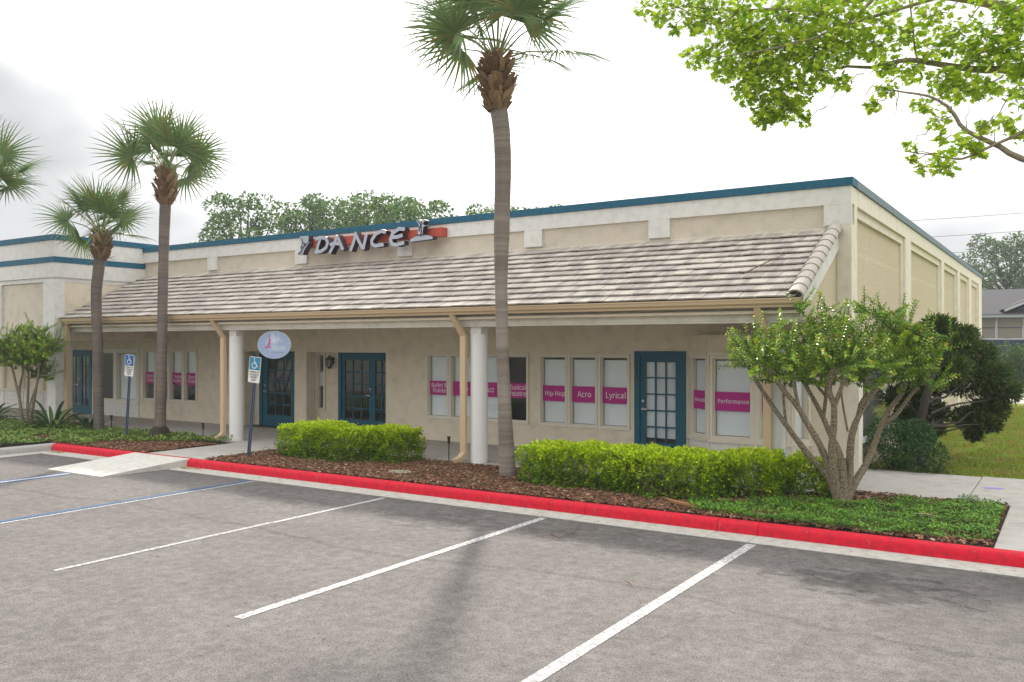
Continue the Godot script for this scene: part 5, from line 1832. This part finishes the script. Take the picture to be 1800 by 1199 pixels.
func build_small() -> void:
	build_dance_sign()
	build_oval_sign()
	parking_sign("faded accessible parking sign leaning beside the golden hedge", at_y(437, 805, .15), .10, "sign_faded_blue")
	parking_sign("bright blue accessible parking sign before the slim palm", at_y(222, 772, .15), .075, "sign_blue")
	lantern("black carriage lantern beside the double door with the sidelight", Vector3(-16.45, 1.92, ZW - .38))
	lantern("black carriage lantern beside the single glazed door", Vector3(-19.39, 1.92, ZW - .38))
	path_light(at_z(357, 760, -13.25) * Vector3(1, 0, 1) + Vector3(0, .14, 0), .42, "black path light near the slim palm and the porch downspout")
	path_light(at_z(196, 742, -13.25) * Vector3(1, 0, 1) + Vector3(0, .14, 0), .44, "black path light beside the shorter palm")
	path_light(at_y(789, 815, .14), .52, "black path light at the mulch edge near the middle column")
	# stepping stone in the mulch
	var b := MB.new()
	var s := at_y(702, 831, .16)
	var pl := PackedVector2Array()
	for k in 9: pl.push_back(Vector2(s.x + cos(TAU * k / 9) * .24 * (1.0 + .15 * sin(k * 4.0)), s.z + sin(TAU * k / 9) * .17))
	b.poly(pl, Vector3(0, .185, 0), Vector3.RIGHT, Vector3(0, 0, 1))
	b.rim(pl, Vector3(0, .145, 0), Vector3.RIGHT, Vector3(0, 0, 1), Vector3(0, .04, 0))
	tag(obj("stepping_stone", b, M["stone"]), "flat tan stone lying in the bark mulch", "stone")
	# fallen twigs
	rng.seed = 91
	b = MB.new()
	var p0 := at_y(968, 938, .02)
	var p1 := at_y(983, 945, .03)
	var p2 := at_y(1008, 935, .03)
	var p3 := at_y(1019, 922, .02)
	b.tube([p0, p1, p2, p3], [.008, .007, .006, .003], 6)
	b.tube([p2, at_y(1010, 918, .03)], [.004, .002], 5)
	b.tube([p1, at_y(986, 940, .04)], [.004, .002], 5)
	tag(obj("fallen_twig", b, M["twig"]), "forked brown twig on the asphalt by the gutter strip", "twig")
	b = MB.new()
	b.tube([at_y(1608, 903, .26), at_y(1626, 904, .27), at_y(1650, 909, .26)], [.012, .012, .006], 6)
	b.tube([at_y(1626, 904, .27), at_y(1638, 902, .29)], [.008, .004], 5)
	tag(obj("fallen_twig", b, M["pale_bark"]), "pale stick lying on the glossy ground cover", "twig")
	b = MB.new()
	b.tube([at_y(1098, 1020, .006), at_y(1108, 1024, .008), at_y(1114, 1033, .006)], [.004, .004, .002], 5)
	tag(obj("fallen_twig", b, M["dry_leaf"]), "thin dry straw on the asphalt below the bay line", "twig")
	# a dead frond stalk caught on the roof tiles
	b = MB.new()
	var rp := []
	for q in [[1308, 491], [1330, 480], [1352, 469], [1385, 454]]:
		var r := ray(q[0], q[1])
		rp.append(EYE + r * ((3.13 - 2.42 - 13.12 * .504) / (r.y + .504 * r.z)) + Vector3(0, .085, .04))
	b.tube(rp, [.012, .011, .009, .004], 6)
	for k in 7:
		b.tube([rp[2], rp[2] + Vector3(R(-.25, .25), R(-.02, .10), R(-.12, .12))], [.003, .0015], 4)
	tag(obj("fallen_twig", b, M["twig"]), "dead stalk caught on the roof tiles above the crape myrtle", "twig")
	# brown palm boot on the mulch
	b = MB.new()
	var q0 := at_y(1180, 880, .2)
	var q1 := at_y(1222, 890, .2)
	b.bar(q0, q1, .07, .03, Vector3.ZERO, W)
	b.flat(q0 + Vector3(0, .01, .05), q0 + Vector3(-.12, .04, .0), q0 + Vector3(0, .01, -.06), W)
	tag(obj("palm_boot", b, M["dry_leaf"]), "fallen brown palm boot on the mulch behind the kerb", "palm husk")
	# leaf litter on the lot and along the kerb
	rng.seed = 92
	b = MB.new()
	for k in 260:
		var near_kerb := rng.randf() < .55
		var x := R(-18, 1)
		var z := (-10.80 + R(0, .35)) if near_kerb else R(-10.4, -4.2)
		var a := R(0, TAU)
		var y := .009 if z < -10.42 else .003
		b.leaf(Vector3(x, y, z), Vector3(cos(a), .12, sin(a)), Vector3.UP, R(.015, .045), R(.008, .022), Color(.10, .055, .03).lerp(Color(.38, .24, .10), rng.randf()), .3)
	for k in 160:   # drifted oak tassels in the corners by the ramp
		var side := rng.randi() % 2
		var x := (-14.62 + R(-.05, .55)) if side else (-19.5 + R(0, .6))
		b.leaf(Vector3(x, .01, -10.80 + R(0, .16)), Vector3(R(-1, 1), .15, R(-1, 1)).normalized(), Vector3.UP, .05, .018, Color(.42, .26, .08) * g(R(.7, 1.1)), .3)
	tag(obj("leaf_litter", b, M["chips"]), "dry leaves scattered on the lot and along the kerb", "litter", "", "stuff")

func _ready() -> void:
	rng.seed = 1
	# camera
	var cam := Camera3D.new()
	cam.name = "camera"
	add_child(cam)
	cam.position = EYE
	cam.rotation = Vector3(atan(6.5 / F), deg_to_rad(YAW), 0)
	cam.fov = rad_to_deg(2.0 * atan(599.5 / F))
	cam.far = 600.0
	cam.current = true
	# sky, exposure, haze
	var we := WorldEnvironment.new()
	we.name = "world_environment"
	var env := Environment.new()
	env.background_mode = Environment.BG_SKY
	env.sky = make_sky()
	env.background_energy_multiplier = 1.0
	env.tonemap_mode = Environment.TONE_MAPPER_LINEAR
	env.tonemap_exposure = 2.4
	env.fog_enabled = true
	env.fog_density = .0008
	env.fog_light_color = Color(.93, .95, .97)
	env.sdfgi_enabled = true
	env.ssao_enabled = true
	env.ssil_enabled = true
	we.environment = env
	add_child(we)
	# hazy sun behind the building
	var sun := DirectionalLight3D.new()
	sun.name = "sun"
	add_child(sun)
	sun.look_at_from_position(Vector3(-.398, .59, -.70), Vector3.ZERO, Vector3.UP)
	sun.light_energy = .8
	sun.light_color = Color(1.0, .965, .92)
	sun.light_angular_distance = 2.8
	sun.shadow_enabled = true
	make_materials()
	build_ground()
	build_studio()
	build_wing()
	build_plants()
	build_sycamore()
	build_far()
	build_small()
